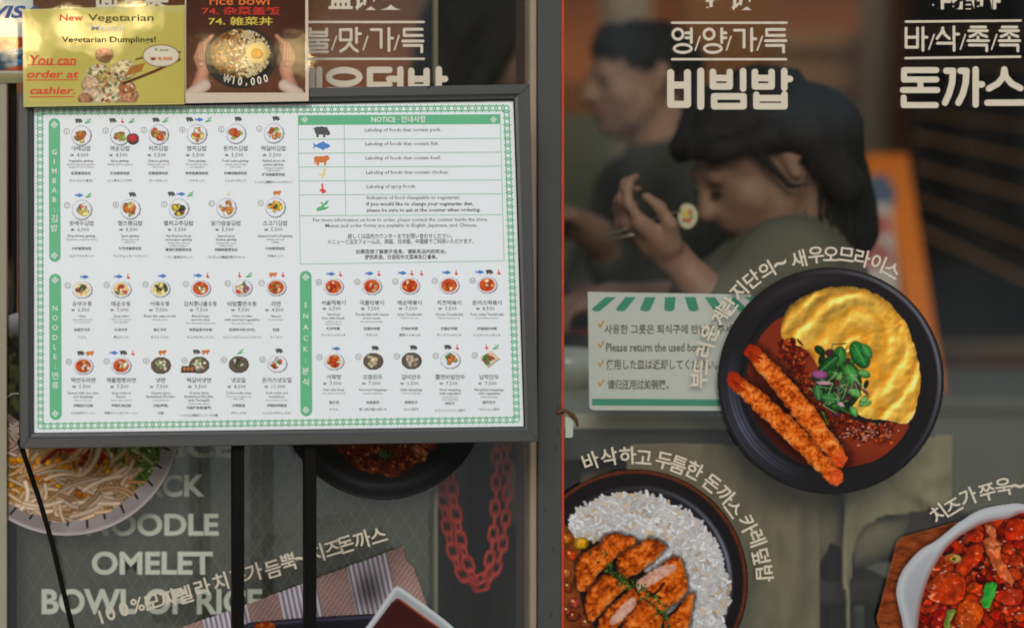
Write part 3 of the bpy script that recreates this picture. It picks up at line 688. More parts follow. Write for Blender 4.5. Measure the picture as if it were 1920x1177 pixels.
# salad
lv = np.random.RandomState(3)
cv.ell(1573, 722, 43, 50, 10, (40, 74, 38), 4, 0.3, tex=0.9)
for q in range(60): cv.ell(1573+lv.normal(0, 19), 722+lv.normal(0, 22), lv.uniform(5, 11), lv.uniform(3, 7), lv.uniform(0, 180), [(34, 66, 34), (54, 104, 46), (72, 130, 62), (28, 44, 28), (90, 46, 54)][lv.randint(5)], 4, 0.5, tex=0.5)
for q in range(95):
    a = lv.uniform(0, 6.28); d_ = abs(lv.normal(0, 0.55)); x = 1574+50*d_*math.cos(a); y = 714+64*min(d_, 1.1)*math.sin(a)
    cc = [(44, 98, 42), (70, 140, 62), (30, 66, 34), (104, 168, 90), (58, 120, 50), (132, 186, 120), (26, 50, 30), (86, 40, 52)][lv.randint(8)]
    if lv.rand() < 0.35: cv.strand([(x, y), (x+lv.uniform(-14, 14), y+lv.uniform(-10, 16)), (x+lv.uniform(-20, 20), y+lv.uniform(-6, 26))], lv.uniform(1.2, 2.6), cc, 4, 0.3)
    else: cv.ell(x, y, lv.uniform(6, 14), lv.uniform(4, 8), lv.uniform(0, 180), cc, 4, 0.5, tex=0.3)
SG = 1.12
for x, y, a_, b_, g_, cc in ((1608, 668, 25, 15, 62, (46, 128, 60)), (1574, 672, 18, 12, 100, (58, 128, 56)), (1556, 684, 22, 11, 140, (38, 88, 44)), (1592, 704, 20, 13, 70, (74, 150, 70)), (1545, 712, 20, 12, 30, (36, 62, 38)), (1600, 735, 12, 7, 20, (96, 170, 90)), (1560, 745, 18, 10, 10, (60, 126, 66)), (1598, 768, 10, 6, 60, (104, 176, 92)), (1538, 735, 14, 8, 80, (70, 120, 70)), (1619, 662, 14, 9, 60, (64, 150, 76))):
    x, y, a_, b_ = 1575+(x-1575)*SG, 716+(y-716)*SG*0.95, a_*SG, b_*SG
    cv.ell(x, y, a_, b_, g_, cc, 4, 0.45, tex=0.25)
    ca = R(g_); cv.strand([(x-a_*0.8*math.cos(ca), y-a_*0.8*math.sin(ca)), (x+a_*0.8*math.cos(ca), y+a_*0.8*math.sin(ca))], 1.3, (120, 182, 120), 4, 0.2)
for x, y, a_, b_, g_, cc in ((1537, 702, 15, 8, 5, (160, 92, 146)), (1545, 718, 16, 3.5, 4, (206, 150, 176)), (1606, 722, 8, 4, 60, (90, 36, 52)), (1622, 734, 8, 3, 40, (110, 60, 80)), (1577, 758, 7, 4, 30, (200, 170, 180))): cv.ell(x, y, a_, b_, g_, cc, 4, 0.3)
for q in range(26):
    x, y = 1577+lv.normal(0, 28), 728+lv.normal(0, 24); cv.strand([(x, y), (x+lv.uniform(-12, 12), y+lv.uniform(-4, 14)), (x+lv.uniform(-16, 16), y+lv.uniform(0, 26))], 1.4, [(168, 200, 150), (140, 180, 120), (96, 40, 56)][lv.randint(3)], 4, 0.2)
t = sticker('black plate sticker with yellow omelette, two fried prawns and salad', cx, cy)
cv.sheets([(1, 'plate'), (2, 'brown_sauce'), (3, 'omelette'), (4, 'salad'), (5, 'fried_prawn'), (6, 'fried_prawn')], M_print, FS, t)

# --- pork cutlet curry
cx, cy, r = 1190, 1091, 212
cv = Cv(1056.5, cy-r-2, cx+r+2, 1215, 1.3); X, Y = cv.X, cv.Y
rr = np.hypot(X-cx, Y-cy); th = np.degrees(np.arctan2(Y-cy, X-cx)) % 360
c = np.ones_like(cv.c)*np.array((26, 24, 26))
c = lerp(c, (104, 50, 30), np.clip(1-np.abs(rr-r+5)/5.5, 0, 1)*(0.55+0.8*fbm(X, Y, 6, 3, 1)))
a1 = np.clip(1-np.abs(((th-345+180) % 360)-180)/75, 0, 1)**0.8
c += (a1*(np.exp(-((rr-r*0.845)/4)**2)*95+np.exp(-((rr-r*0.79)/3)**2)*26))[..., None]*np.array((0.9, 0.97, 1.1))
c += (np.clip(1-np.abs(th-265)/50, 0, 1)*np.exp(-((rr-r*0.83)/4)**2)*26)[..., None]
cv.fill(cv.m(rr-r), c, 1)
K = lambda pts: [(1040+a/3.123, 800+b/3.123) for a, b in pts]
rice = smooth_poly(K([(85, 545), (150, 480), (250, 420), (400, 392), (560, 398), (690, 455), (790, 500), (870, 570), (945, 680), (1000, 830), (1018, 1000), (985, 1130), (930, 1300), (700, 1300), (600, 900), (330, 690), (130, 650)]))
rsd = poly_sd(X, Y, rice)+12*(fbm(X, Y, 8, 2, 3)-0.5)
rn = fbm(X, Y, 40, 3, 5)
cv.fill(cv.m(rsd), lerp((176, 174, 174), (206, 200, 194), rn), 2)
rm = (rsd < 3).astype(float)
for q in range(2600):
    x, y = U(1056, 1370), U(915, 1212); j, i = int((y-cv.y0)/cv.h), int((x-cv.x0)/cv.h)
    if not (0 <= j < cv.ny and 0 <= i < cv.nx) or rsd[j, i] > 2: continue
    g_ = U(0, 3.14); L = U(2.6, 5); b_ = U(0.82, 1.06)*(0.9+0.2*rn[j, i])
    cc = np.array((214, 216, 219))*b_ if rnd.random() > 0.12 else np.array((206, 182, 152))*b_
    cv.strand([(x-L*math.cos(g_), y-L*math.sin(g_)), (x+L*0.2*math.sin(g_), y), (x+L*math.cos(g_), y+L*math.sin(g_))], U(4.2, 6.0), cc, 2, 0.2)
# curry on the left
cs = poly_sd(X, Y, smooth_poly(K([(30, 610), (120, 650), (160, 760), (150, 1000), (250, 1250), (30, 1300)])))
f1, f2, i_ = worley(X, Y, 20, 4)
cur = lerp((98, 46, 24), (152, 84, 40), fbm(X, Y, 22, 4, 2)); cv.fill(cv.m(cs), cur*np.clip(1.1-f1*0.4, 0.5, 1.1)[..., None], 3)
for x, y, a_, b_, g_, cc in ((1062, 1010, 14, 11, 20, (186, 104, 40)), (1090, 1018, 15, 12, 0, (206, 152, 50)), (1070, 1040, 12, 10, 40, (206, 76, 34)), (1062, 1075, 10, 12, 0, (176, 96, 54)), (1077, 1130, 12, 10, 30, (170, 74, 60)), (1066, 1100, 9, 12, 0, (130, 60, 32)), (1075, 1155, 14, 10, 0, (120, 54, 30)), (1100, 1168, 14, 10, 0, (140, 70, 36)), (1064, 1145, 9, 9, 0, (150, 60, 40))):
    cv.ell(x, y, a_, b_, g_, cc, 3, 0.5, tex=0.4); cv.ell(x-3, y-4, 3, 2, 30, (232, 190, 140), 3, 0.2)
# cutlet pieces
pieces = [[(140, 760), (250, 690), (330, 620), (470, 650), (480, 690), (330, 790), (230, 900), (200, 960), (140, 960), (125, 880)],
          [(370, 760), (480, 690), (560, 650), (650, 690), (640, 720), (560, 800), (440, 880), (380, 860)],
          [(190, 960), (300, 860), (400, 900), (440, 930), (330, 1020), (230, 1140), (180, 1080)],
          [(260, 1120), (460, 930), (640, 790), (720, 760), (750, 800), (780, 950), (700, 1030), (610, 1100), (520, 1010), (420, 1120), (330, 1200), (270, 1240)],
          [(420, 1110), (520, 1010), (610, 1090), (640, 1130), (560, 1240), (380, 1290)],
          [(640, 1140), (760, 1010), (815, 965), (800, 1100), (760, 1230), (640, 1290)]]
for i, pg in enumerate(pieces):
    d = poly_sd(X, Y, smooth_poly(K(pg), 3))+7*(fbm(X, Y, 8, 3, 7+i)-0.5)
    shd = np.clip(1-d/7, 0, 1)*(d > 0); cv.c *= 1-0.65*shd[..., None]
    cv.fill(cv.m(d), fried(cv, d, (196, 94, 38), (112, 44, 16), (226, 142, 78), 9, 20+i, 0.12, 12), 4+i)
for pg in ([(480, 905), (590, 830), (690, 800), (700, 840), (560, 930), (500, 960)], [(330, 1120), (430, 1010), (470, 1000), (470, 1050), (380, 1140), (335, 1160)]):
    d = poly_sd(X, Y, smooth_poly(K(pg), 3))+4*(fbm(X, Y, 5, 2, 4)-0.5)
    cv.fill(cv.m(d, 2)*0.9, lerp((150, 96, 84), (212, 178, 162), 0.2+1.1*fbm(X, Y, 6, 3, 8)), 7)
for a, b in (((620, 1000), (545, 965)), ((640, 915), (570, 985)), ((480, 870), (430, 900)), ((740, 1030), (660, 1110))):
    cv.strand(K([a, ((a[0]+b[0])/2+6, (a[1]+b[1])/2+5), b]), 5, (52, 18, 10), None, 0.3)
for q in range(240):
    t_ = U(0, 1); x, y = 265+t_*450, 735+t_*450+40*math.sin(t_*7); x, y = K([(x+rnd.gauss(0, 20), y+rnd.gauss(0, 16))])[0]
    if rnd.random() < 0.75: cv.ell(x, y, U(1.5, 4), U(1, 2.6), U(0, 180), rnd.choice([(46, 84, 30), (72, 112, 44), (30, 58, 24), (98, 128, 60)]), 10, 0.4)
t = sticker('black bowl sticker with white rice and sliced pork cutlet curry', cx, cy)
cv.sheets([(1, 'bowl'), (2, 'rice'), (3, 'curry'), (4, 'cutlet_slice'), (5, 'cutlet_slice'), (6, 'cutlet_slice'), (7, 'cutlet_slice'), (8, 'cutlet_slice'), (9, 'cutlet_slice'), (10, 'parsley')], M_print, FS, t)

# --- red stew in a white bowl on a wooden tray
cv = Cv(1636, 934, 2010, 1215, 1.3); X, Y = cv.X, cv.Y
K = lambda pts: [(1640+a/4.58, 920+b/4.58) for a, b in pts]
d = poly_sd(X, Y, K([(15, 1075), (30, 1030), (185, 450), (200, 415), (235, 392), (700, 262), (1300, 180), (1700, 300), (1700, 1350), (200, 1350), (20, 1140)]))
gx = X*0.35+Y; wood = lerp((86, 38, 20), (146, 76, 42), 1.6*fbm(X*0.5+Y*0.1, Y*1.6, 8, 4, 2)-0.3)
wood = wood*(0.8+0.4*fbm(X*0.4, Y*3, 14, 3, 5))[..., None]
cv.fill(cv.m(d), lerp(wood, (176, 104, 62), np.clip(1+d/3.0, 0, 1)*0.8), 1)
bo = smooth_poly(K([(300, 1250), (230, 1080), (188, 900), (195, 800), (230, 700), (300, 600), (400, 500), (520, 430), (610, 360), (740, 255), (900, 160), (1100, 115), (1300, 112), (1700, 250), (1800, 700), (1700, 1400), (700, 1500)]))
d = poly_sd(X, Y, bo); shd = np.clip(1-d/9, 0, 1)*(d > 0)*(cv.p == 1); cv.c *= 1-0.4*shd[..., None]
inn = smooth_poly(K([(400, 1300), (375, 1150), (395, 980), (430, 850), (490, 690), (600, 510), (700, 410), (800, 345), (950, 272), (1150, 235), (1300, 190), (1650, 300), (1700, 700), (1600, 1350), (800, 1450)]))
di = poly_sd(X, Y, inn)
bw = lerp((172, 176, 182), (146, 150, 156), np.clip((Y-1000)/180, 0, 1)*0.6+0.3*fbm(X, Y, 60, 2, 1))
bw = lerp(bw, (200, 204, 208), np.exp(-((d+9)/6)**2)*0.5); bw = lerp(bw, (128, 70, 60), np.clip(1-di/9, 0, 1)*0.7)
cv.fill(cv.m(d), bw, 2)
f1, f2, i_ = worley(X+14*fbm(X, Y, 20, 3, 1), Y+14*fbm(X, Y, 20, 3, 8), 26, 6)
h = 30*(1-f1)+16*fbm(X, Y, 9, 4, 3); sh = relief(h, 0.14)
c = lerp((150, 34, 18), (214, 88, 42), i_*0.9+0.5*fbm(X, Y, 12, 3, 2)-0.15)
c = lerp(c, (48, 12, 8), np.clip(0.16-(f2-f1), 0, 1)*5); c = c*np.clip(1-sh*0.7, 0.45, 1.25)[..., None]+np.clip(-sh-0.42, 0, 1)[..., None]*np.array((120, 110, 100))
cv.fill(cv.m(di), c, 3)
inm = (di < 0).astype(float)
for q in range(14):
    x, y = U(1725, 2000), U(970, 1210); g_ = U(0, 180); cc = rnd.choice([(190, 56, 26), (212, 84, 38), (170, 44, 24), (224, 110, 52), (150, 30, 18)])
    a_, b_ = U(8, 20), U(6, 11); cv.ell(x+2, y+3, a_+2, b_+2, g_, (58, 14, 10), 3, 0.2, inm); cv.ell(x, y, a_, b_, g_, cc, 3, 0.5, inm, 0.45)
    if rnd.random() < 0.6: cv.ell(x-a_*0.3, y-b_*0.4, 3, 1.4, g_, (240, 176, 150), 3, 0.2, inm)
def chunk(pts, cc, hi, pid=3, edge=0.5):
    dd = poly_sd(X, Y, smooth_poly(K(pts), 2))+5*(fbm(X, Y, 7, 2, len(pts))-0.5); cv.c *= 1-0.5*(np.clip(1-dd/5, 0, 1)*(dd > 0)*inm)[..., None]
    n_ = fbm(X, Y, 9, 3, 12); s_ = relief(14*np.sqrt(np.clip(-dd/14, 0, 1))+12*n_, 0.13)
    cv.fill(cv.m(dd)*inm, lerp(cc, hi, n_*1.3-0.25)*np.clip(1-s_*0.6, 0.5, 1.2)[..., None]+np.clip(-s_-0.4, 0, 1)[..., None]*110, pid)
for q in range(30):
    x, y, r_ = U(420, 1500), U(280, 1250), U(45, 95); n_ = 7; o_ = U(0, 6)
    pg = [(x+r_*U(0.6, 1.25)*math.cos(o_+i*6.283/n_), y+r_*U(0.45, 1.0)*math.sin(o_+i*6.283/n_)) for i in range(n_)]
    a_ = rnd.choice([((150, 28, 14), (206, 66, 32)), ((172, 40, 18), (218, 88, 42)), ((128, 22, 12), (190, 52, 28)), ((186, 54, 24), (226, 110, 58))])
    chunk(pg, *a_)
chunk([(800, 360), (890, 335), (935, 370), (920, 430), (850, 440), (790, 410)], (190, 52, 26), (222, 92, 44))
chunk([(790, 520), (850, 455), (920, 480), (930, 560), (850, 650), (760, 740), (700, 690), (700, 640)], (190, 58, 26), (220, 100, 50))
chunk([(940, 280), (1040, 320), (1040, 400), (1090, 480), (1080, 560), (1200, 760), (1160, 790), (1080, 740), (1000, 610), (930, 430), (985, 390)], (206, 104, 52), (226, 150, 96))
chunk([(1150, 260), (1300, 240), (1300, 400), (1180, 420), (1110, 390)], (184, 48, 24), (216, 88, 44))
chunk([(520, 720), (640, 690), (760, 740), (780, 860), (700, 970), (560, 960), (470, 930)], (192, 62, 28), (222, 110, 56))
chunk([(730, 960), (830, 940), (930, 990), (910, 1130), (800, 1190), (690, 1130)], (200, 84, 30), (228, 130, 60))
chunk([(440, 1010), (540, 960), (560, 1000), (470, 1040)], (200, 60, 30), (222, 100, 60))
chunk([(480, 1140), (560, 990), (620, 990), (600, 1130), (540, 1230)], (176, 36, 26), (206, 70, 50))
chunk([(1010, 880), (1160, 830), (1270, 860), (1260, 960), (1180, 980), (1060, 950)], (184, 50, 28), (216, 96, 62))
chunk([(960, 790), (1050, 800), (1000, 960), (985, 1005), (918, 985), (930, 880)], (40, 130, 44), (70, 170, 70), 5)
chunk([(620, 1030), (690, 1020), (650, 1130), (640, 1190), (590, 1190)], (96, 120, 50), (140, 160, 80), 5)
st_m = (di < 0) & (cv.p == 3)
tone = 0.52+0.62*fbm(X, Y, 15, 4, 21)+0.25*(fbm(X, Y, 5, 2, 23)-0.5); cv.c = np.where(st_m[..., None], cv.c*tone[..., None]*np.array((0.98, 0.84, 0.9)), cv.c)
gl_ = np.clip(fbm(X*0.8, Y, 6, 3, 27)-0.66, 0, 1)*5*np.clip(fbm(X, Y, 30, 2, 28)*1.6-0.3, 0, 1); cv.c = np.where(st_m[..., None], cv.c+gl_[..., None]*np.array((110, 105, 95)), cv.c)
for q in range(70):
    x, y = U(1725, 1960), U(965, 1200); cv.ell(x, y, U(1.5, 4), U(0.8, 1.6), U(-50, 30), (226, 168, 150), 3, 0.2, st_m.astype(float))
for x, y, a_, b_, cc in ((675, 580, 72, 38, (206, 178, 110)), (655, 580, 46, 30, (190, 82, 40)), (672, 582, 27, 19, (196, 180, 70)), (678, 582, 15, 10, (30, 40, 14))): cv.ell(1640+x/4.58, 920+y/4.58, a_/4.58, b_/4.58, 4, cc, 5, 0.3)
t = sticker('white bowl sticker of red stew on a square wooden tray', 1800, 1080)
cv.sheets([(1, 'tray'), (2, 'bowl'), (3, 'red_stew'), (5, 'green_onion')], M_print, FS, t)

# --- noodle bowl at the left edge
cx, cy, r = 125, 790, 214
cv = Cv(-70, 582, 345, cy+r+3, 1.4); X, Y = cv.X, cv.Y
rr = np.hypot(X-cx, Y-cy)
d = np.minimum(rr-r, poly_sd(X, Y, smooth_poly([(-60, 625), (36, 585), (60, 600), (60, 640), (-60, 660)])))
c = lerp((124, 116, 116), (156, 148, 150), fbm(X, Y, 50, 2, 2)); c = lerp(c, (176, 168, 170), np.exp(-((rr-r+3)/3)**2))
cv.fill(cv.m(rr-r), c, 1)
for q in range(34):
    a = R(q*360/34+4); f_ = 0.85+0.02*math.sin(q*3)
    cv.strand([(cx+r*f_*math.cos(a), cy+r*f_*math.sin(a)), (cx+r*(f_+0.075)*math.cos(a+0.015), cy+r*(f_+0.075)*math.sin(a+0.015))], 4, (34, 30, 30), 1, 0.2)
d = rr-r*0.86+8*(fbm(X, Y, 12, 2, 2)-0.5); inm = (d < 2).astype(float)
f1, f2, i_ = worley(X, Y, 16, 2)
cv.fill(cv.m(d), lerp((70, 46, 26), (150, 116, 70), fbm(X, Y, 16, 4, 1)), 2)
def noodles(n, fx, cols, w0, w1, L, pid, edge=0.55, hi=12):
    for q in range(n):
        x, y = fx(); g_ = U(-0.6, 0.6) if rnd.random() < 0.7 else U(0, 3.14); k_ = U(-0.9, 0.9); pts = []
        for i in range(6): pts.append((x, y)); x += L/5*math.cos(g_); y += L/5*math.sin(g_); g_ += k_*0.4
        b_ = U(0.7, 1.05); cv.strand(pts, U(w0, w1), np.array(rnd.choice(cols))*b_, pid, edge*0.62, inm, hi)
noodles(120, lambda: (U(110, 215), U(800, 880)), [(176, 52, 30), (146, 34, 22), (196, 84, 50), (110, 24, 16)], 3, 7, 50, 4)
noodles(60, lambda: (U(-40, 40), U(740, 870)), [(170, 150, 138), (140, 116, 106), (190, 176, 168)], 3, 6, 50, 3)
noodles(130, lambda: (U(195, 300), U(800, 920)), [(116, 140, 60), (150, 170, 96), (86, 112, 44), (176, 190, 130), (60, 84, 34)], 4, 9, 55, 5)
noodles(230, lambda: (U(-50, 200), U(880, 985)), [(186, 146, 104), (200, 166, 126), (160, 118, 76), (206, 178, 148), (170, 126, 60)], 5, 11, 85, 3)
for q in range(130):
    x, y = U(-20, 200), U(862, 975); cv.ell(x, y, U(5, 13), U(3, 6), U(0, 180), rnd.choice([(206, 146, 40), (190, 120, 34), (170, 100, 30)]), 3, 0.4, inm, 0.3)
noodles(70, lambda: (U(0, 190), U(885, 985)), [(206, 176, 144), (190, 152, 112), (214, 190, 164)], 6, 10, 75, 3)
sw = poly_sd(X, Y, smooth_poly([(-70, 640), (0, 622), (40, 630), (60, 700), (60, 790), (20, 780), (0, 756), (-60, 750)]))
sea = lerp((18, 20, 14), (72, 76, 44), 2.2*fbm(X, Y, 11, 4, 6)-0.75); sea = lerp(sea, (104, 120, 60), np.clip(fbm(X, Y, 7, 2, 9)-0.72, 0, 1)*4)
cv.fill(cv.m(sw), sea, 6)
cv.strand([(2, 770), (8, 748), (22, 738), (45, 736)], 3, (150, 146, 150), 1, 0.3)
d2 = poly_sd(X, Y, [(-60, 612), (30, 586), (60, 580), (60, 622), (-60, 636)])
cv.fill(cv.m(d2), lerp((138, 140, 142), (70, 70, 72), np.clip((Y-600-(-X)*0.2)/30, 0, 1)), 7)
t = sticker('pale noodle bowl sticker with bean sprouts, kimchi and cucumber', cx, cy)
cv.sheets([(1, 'bowl'), (2, 'noodles'), (3, 'bean_sprouts'), (4, 'kimchi'), (5, 'cucumber'), (6, 'seaweed'), (7, 'spoon')], M_print, FS, t)

# --- black plate of fried rice under the menu frame
cx, cy, r = 718, 743, 193
cv = Cv(cx-r-2, 640, cx+r+2, cy+r+2, 1.4); X, Y = cv.X, cv.Y
rr = np.hypot(X-cx, Y-cy); th = np.degrees(np.arctan2(Y-cy, X-cx)) % 360
c = np.ones_like(cv.c)*np.array((30, 30, 31)); c += ((np.exp(-((rr-r*0.87)/6)**2)*26+np.exp(-((rr-r*0.99)/2.5)**2)*20)*np.clip(1-np.abs(th-100)/80, 0, 1))[..., None]*np.array((1, 1, 1.1))
cv.fill(cv.m(rr-r), c, 1)
d = np.hypot((X-725)/1.0, (Y-735)/1.22)-128+26*(fbm(X, Y, 22, 3, 3)-0.5); inm = (d < 0).astype(float)
cv.fill(cv.m(d), lerp((60, 24, 14), (130, 66, 36), fbm(X, Y, 10, 4, 2)), 2)
for q in range(900):
    x, y = U(600, 850), U(650, 905); cv.ell(x, y, U(3, 7.5), U(2.5, 4.5), U(0, 180), rnd.choice([(168, 84, 46), (140, 60, 32), (186, 106, 66), (96, 36, 20), (120, 46, 26), (70, 26, 16)]), 2, 0.6, inm, 0.4)
for q in range(24):
    x, y = U(780, 850), U(830, 865); cv.ell(x, y, U(7, 14), U(3, 6), U(10, 60), rnd.choice([(196, 122, 76), (176, 96, 56)]), 2, 0.5, inm, 0.3)
for q in range(16): cv.ell(725+rnd.gauss(0, 9), 853+rnd.gauss(0, 5), U(2, 5), U(1.5, 3), U(0, 180), rnd.choice([(60, 96, 56), (84, 130, 84), (40, 70, 40)]), 3, 0.4, inm)
t = sticker('black plate sticker of reddish fried rice half hidden by the menu frame', cx, 860)
cv.sheets([(1, 'plate'), (2, 'fried_rice'), (3, 'green_onion')], M_print, FS, t)

# --- woven mat with sauce dish and cutlet
cv = Cv(300, 1015, 862, 1215, 1.2); X, Y = cv.X, cv.Y
d = poly_sd(X, Y, [(300, 1190), (330, 1178), (440, 1140), (600, 1080), (757, 1022), (762, 1050), (775, 1062), (786, 1092), (800, 1130), (830, 1215), (300, 1215)])
ax = R(-19.5); u = (X-300)*math.cos(ax)+(Y-1190)*math.sin(ax); v = -(X-300)*math.sin(ax)+(Y-1190)*math.cos(ax)
uu = u+0.13*v
white = ((uu > 85) & (uu < 172)) | ((uu > 235) & (uu < 310)) | ((uu > 372) & (uu < 452)); white = white | (uu < 40)
rib = 0.5+0.5*np.cos(uu*2*math.pi/9.5); wv = 0.5+0.5*np.sin(v*2*math.pi/4.6+(np.floor(uu/4.75) % 2)*math.pi)
wc = lerp((104, 98, 108), (196, 190, 198), np.clip(rib*1.2*(0.55+0.6*wv), 0, 1)); pc = lerp((110, 88, 84), (172, 146, 140), np.clip(0.15+0.9*wv*(0.6+0.4*np.cos(uu*2*math.pi/13+v*0.6)), 0, 1))
c = np.where(white[..., None], wc, pc); c = c*(0.72+0.28*np.clip((Y-1000)/100, 0, 1)+0.25*fbm(X, Y, 60, 2, 1)-0.12)[..., None]
c *= (1-0.55*np.exp(-(((X-690)/30)**2+((Y-1105)/40)**2)))[..., None]
cv.fill(cv.m(d+3*(fbm(X, Y, 5, 2, 2)-0.5)), c, 1)
d = poly_sd(X, Y, [(400, 1190), (470, 1166), (560, 1158), (690, 1150), (740, 1150), (860, 1190), (860, 1230), (400, 1230)])
cv.fill(cv.m(d), lerp((28, 28, 36), (62, 62, 76), np.exp(-((d+6)/3)**2)), 2)
d = poly_sd(X, Y, smooth_poly([(474, 1182), (480, 1168), (496, 1164), (512, 1168), (518, 1190), (512, 1215), (474, 1215)]))+4*(fbm(X, Y, 6, 2, 4)-0.5)
cv.fill(cv.m(d), fried(cv, d, (190, 92, 46), (110, 40, 18), (222, 140, 84), 7, 31, 0.1, 10), 3)
def rsq(g): return [(745, 1100+g*1.2), (685-g*-0.9, 1176+g*0.3), (650+g, 1230), (905-g, 1230), (848-g*0.9, 1174+g*0.3), (800, 1134+g*0.9), (760, 1106+g*1.1)]
d = poly_sd(X, Y, smooth_poly([(744, 1099), (752, 1101), (800, 1135), (852, 1176), (900, 1225), (640, 1225), (684, 1178), (722, 1124), (738, 1102)], 3))
cv.fill(cv.m(d), lerp((150, 156, 160), (190, 196, 200), np.exp(-((d+4)/4)**2)), 4)
d = poly_sd(X, Y, [(744, 1121), (750, 1122), (795, 1155), (845, 1190), (870, 1225), (660, 1225), (702, 1172), (735, 1128)])
cv.fill(cv.m(d), lerp((58, 26, 26), (150, 60, 30), np.exp(-((d+1)/2.5)**2)*np.clip((X-735)/20, 0, 1)), 5)
t = thing('food_sticker', 'woven mat sticker with a white dish of dark sauce, lower left pane', 'sticker', tuple(G(600, 1120, 0)), 'food photographs stuck on the window')
cv.sheets([(1, 'woven_mat'), (2, 'plate'), (3, 'cutlet'), (4, 'sauce_dish'), (5, 'dark_sauce')], M_print, FS, t)
# ------------------------------------------------------------------ menu stand
FM = plane_map(190, -0.130, 810, -0.172)
ms = thing('menu_stand', 'dark grey framed menu board on two black posts, green bordered sheet of dishes', 'menu stand', (FM(517, 800).x, -0.16, 0.0))
M_paper = mat('menu_paper', (0.765, 0.825, 0.87), rough=0.38, noise=0.02, nscale=6, spec=0.4)
TL, TR, BR, BL = (62, 200.5), (962.5, 187), (982, 799.5), (62, 811.5)
mesh_obj('menu_sheet', [FM(*TL), FM(*BL), FM(*BR), FM(*TR)], [(0, 1, 2, 3)], M_paper, ms, label='white menu sheet with a green lattice border')
sheet_o = bpy.data.objects['menu_sheet']
def sub(o): o.parent = sheet_o; return o
edge_ = lambda a, c_, t: (a[0]+(c_[0]-a[0])*t, a[1]+(c_[1]-a[1])*t)
# mitred frame
OTL, OTR, OBR, OBL = (33, 176), (990, 159), (1006, 827), (37, 840)
def fbar(a_o, b_o, a_i, b_i):
    """one frame side: bevelled profile from the outer to the inner edge"""
    rows = []
    for t, l in ((0.0, -0.03), (0.0, 0.006), (0.06, 0.0095), (0.62, 0.0095), (0.80, 0.006), (0.97, 0.005), (1.0, 0.003), (1.0, -0.004)):
        rows.append((FM(a_o[0]+(a_i[0]-a_o[0])*t, a_o[1]+(a_i[1]-a_o[1])*t, l), FM(b_o[0]+(b_i[0]-b_o[0])*t, b_o[1]+(b_i[1]-b_o[1])*t, l)))
    b = MB(); v = [p for r_ in rows for p in r_]; b.add(v, [(2*i, 2*i+1, 2*i+3, 2*i+2) for i in range(len(rows)-1)]); return b.build('frame_bar', M_frame, ms)
def gap(p, q, e=0.35): return p
fbar(OTL, OTR, TL, TR); fbar(OTR, OBR, TR, BR); fbar(OBR, OBL, BR, BL); fbar(OBL, OTL, BL, TL)
b = MB(); q = [FM(*c_, -0.006) for c_ in (OTL, OBL, OBR, OTR)]; r_ = [FM(*c_, -0.028) for c_ in (OTL, OBL, OBR, OTR)]
b.add(q+r_, [(0, 1, 2, 3), (7, 6, 5, 4), (0, 4, 5, 1), (1, 5, 6, 2), (2, 6, 7, 3), (3, 7, 4, 0)]); b.build('back_board', M_black, ms)
p = PM()
pi = [(TL[0]+.0, TL[1]), (TR[0], TR[1]), (BR[0], BR[1]), (BL[0], BL[1])]
for (a, c_), w_ in zip(zip(pi, pi[1:]+pi[:1]), (4.5, 3.5, 2.0, 2.0)): p.stroke([a, c_], w_, cap=False)
p.build('gasket', M_black, FM, ms, lift=0.0034)
p = PM()
for o_, i_ in ((OTL, TL), (OTR, TR), (OBR, BR), (OBL, BL)): p.stroke([edge_(o_, i_, 0.06), edge_(o_, i_, 0.62)], 0.8, cap=False)
p.build('mitre_joint', M_black, FM, ms, lift=0.0098)
p = PM(); p.stroke([(799, 167), (803, 163), (808, 158)], 2.2); p.build('hook', M_black, FM, ms, lift=0.0100)
for px in (449, 585):
    b = MB(); a = FM(px, 815, -0.016); hw = 0.0083
    b.box(a.x-hw, a.y-0.008, 0.012, a.x+hw, a.y+0.008, a.z, 0.002); b.build('leg', M_black, ms)
xa, xb = FM(449, 815).x, FM(585, 815).x; yb = FM(449, 815, -0.016).y
b = MB(); b.box(xa-0.12, yb-0.17, 0.0005, xb+0.12, yb+0.10, 0.0115, 0.003); b.build('base_plate', M_black, ms)

# green lattice border
M_green = smat('print_green', (92, 180, 132), rough=0.45); M_ink = smat('print_ink', (70, 72, 76), rough=0.5); M_ink2 = smat('print_grey', (122, 124, 130), rough=0.5); M_inkb = smat('print_ink_bold', (52, 54, 58), rough=0.5)
M_white = smat('print_white', (226, 232, 232), rough=0.5); M_line = smat('print_pale_green', (150, 198, 172), rough=0.5)
p = PM()
def edge_pt(a, c_, t): return (a[0]+(c_[0]-a[0])*t, a[1]+(c_[1]-a[1])*t)
ins = 15.5
cTL, cTR, cBR, cBL = (TL[0]+13, TL[1]+9), (TR[0]-13, TR[1]+16), (BR[0]-13, BR[1]-13), (BL[0]+14, BL[1]-13)
for a, c_, n_, hor in ((cTL, cTR, 68, 1), (cTR, cBR, 46, 0), (cBR, cBL, 70, 1), (cBL, cTL, 46, 0)):
    for i in range(n_):
        x, y = edge_pt(a, c_, i/n_)
        o_ = (0, 2.2) if hor else (2.2, 0)
        p.ring(x, y, 4.9, 4.9, 2.0, 10)
        x2, y2 = edge_pt(a, c_, (i+0.5)/n_)
        for s_ in (-1, 1):
            dx, dy = ((0, 5.0*s_) if hor else (5.0*s_, 0)); e_ = 3.0
            p.poly([(x2+dx-e_*0.9, y2+dy), (x2+dx, y2+dy-e_*0.9), (x2+dx+e_*0.9, y2+dy), (x2+dx, y2+dy+e_*0.9)], lift=1e-5)
sub(p.build('lattice_border', M_green, FM, ms, lift=0.0004))

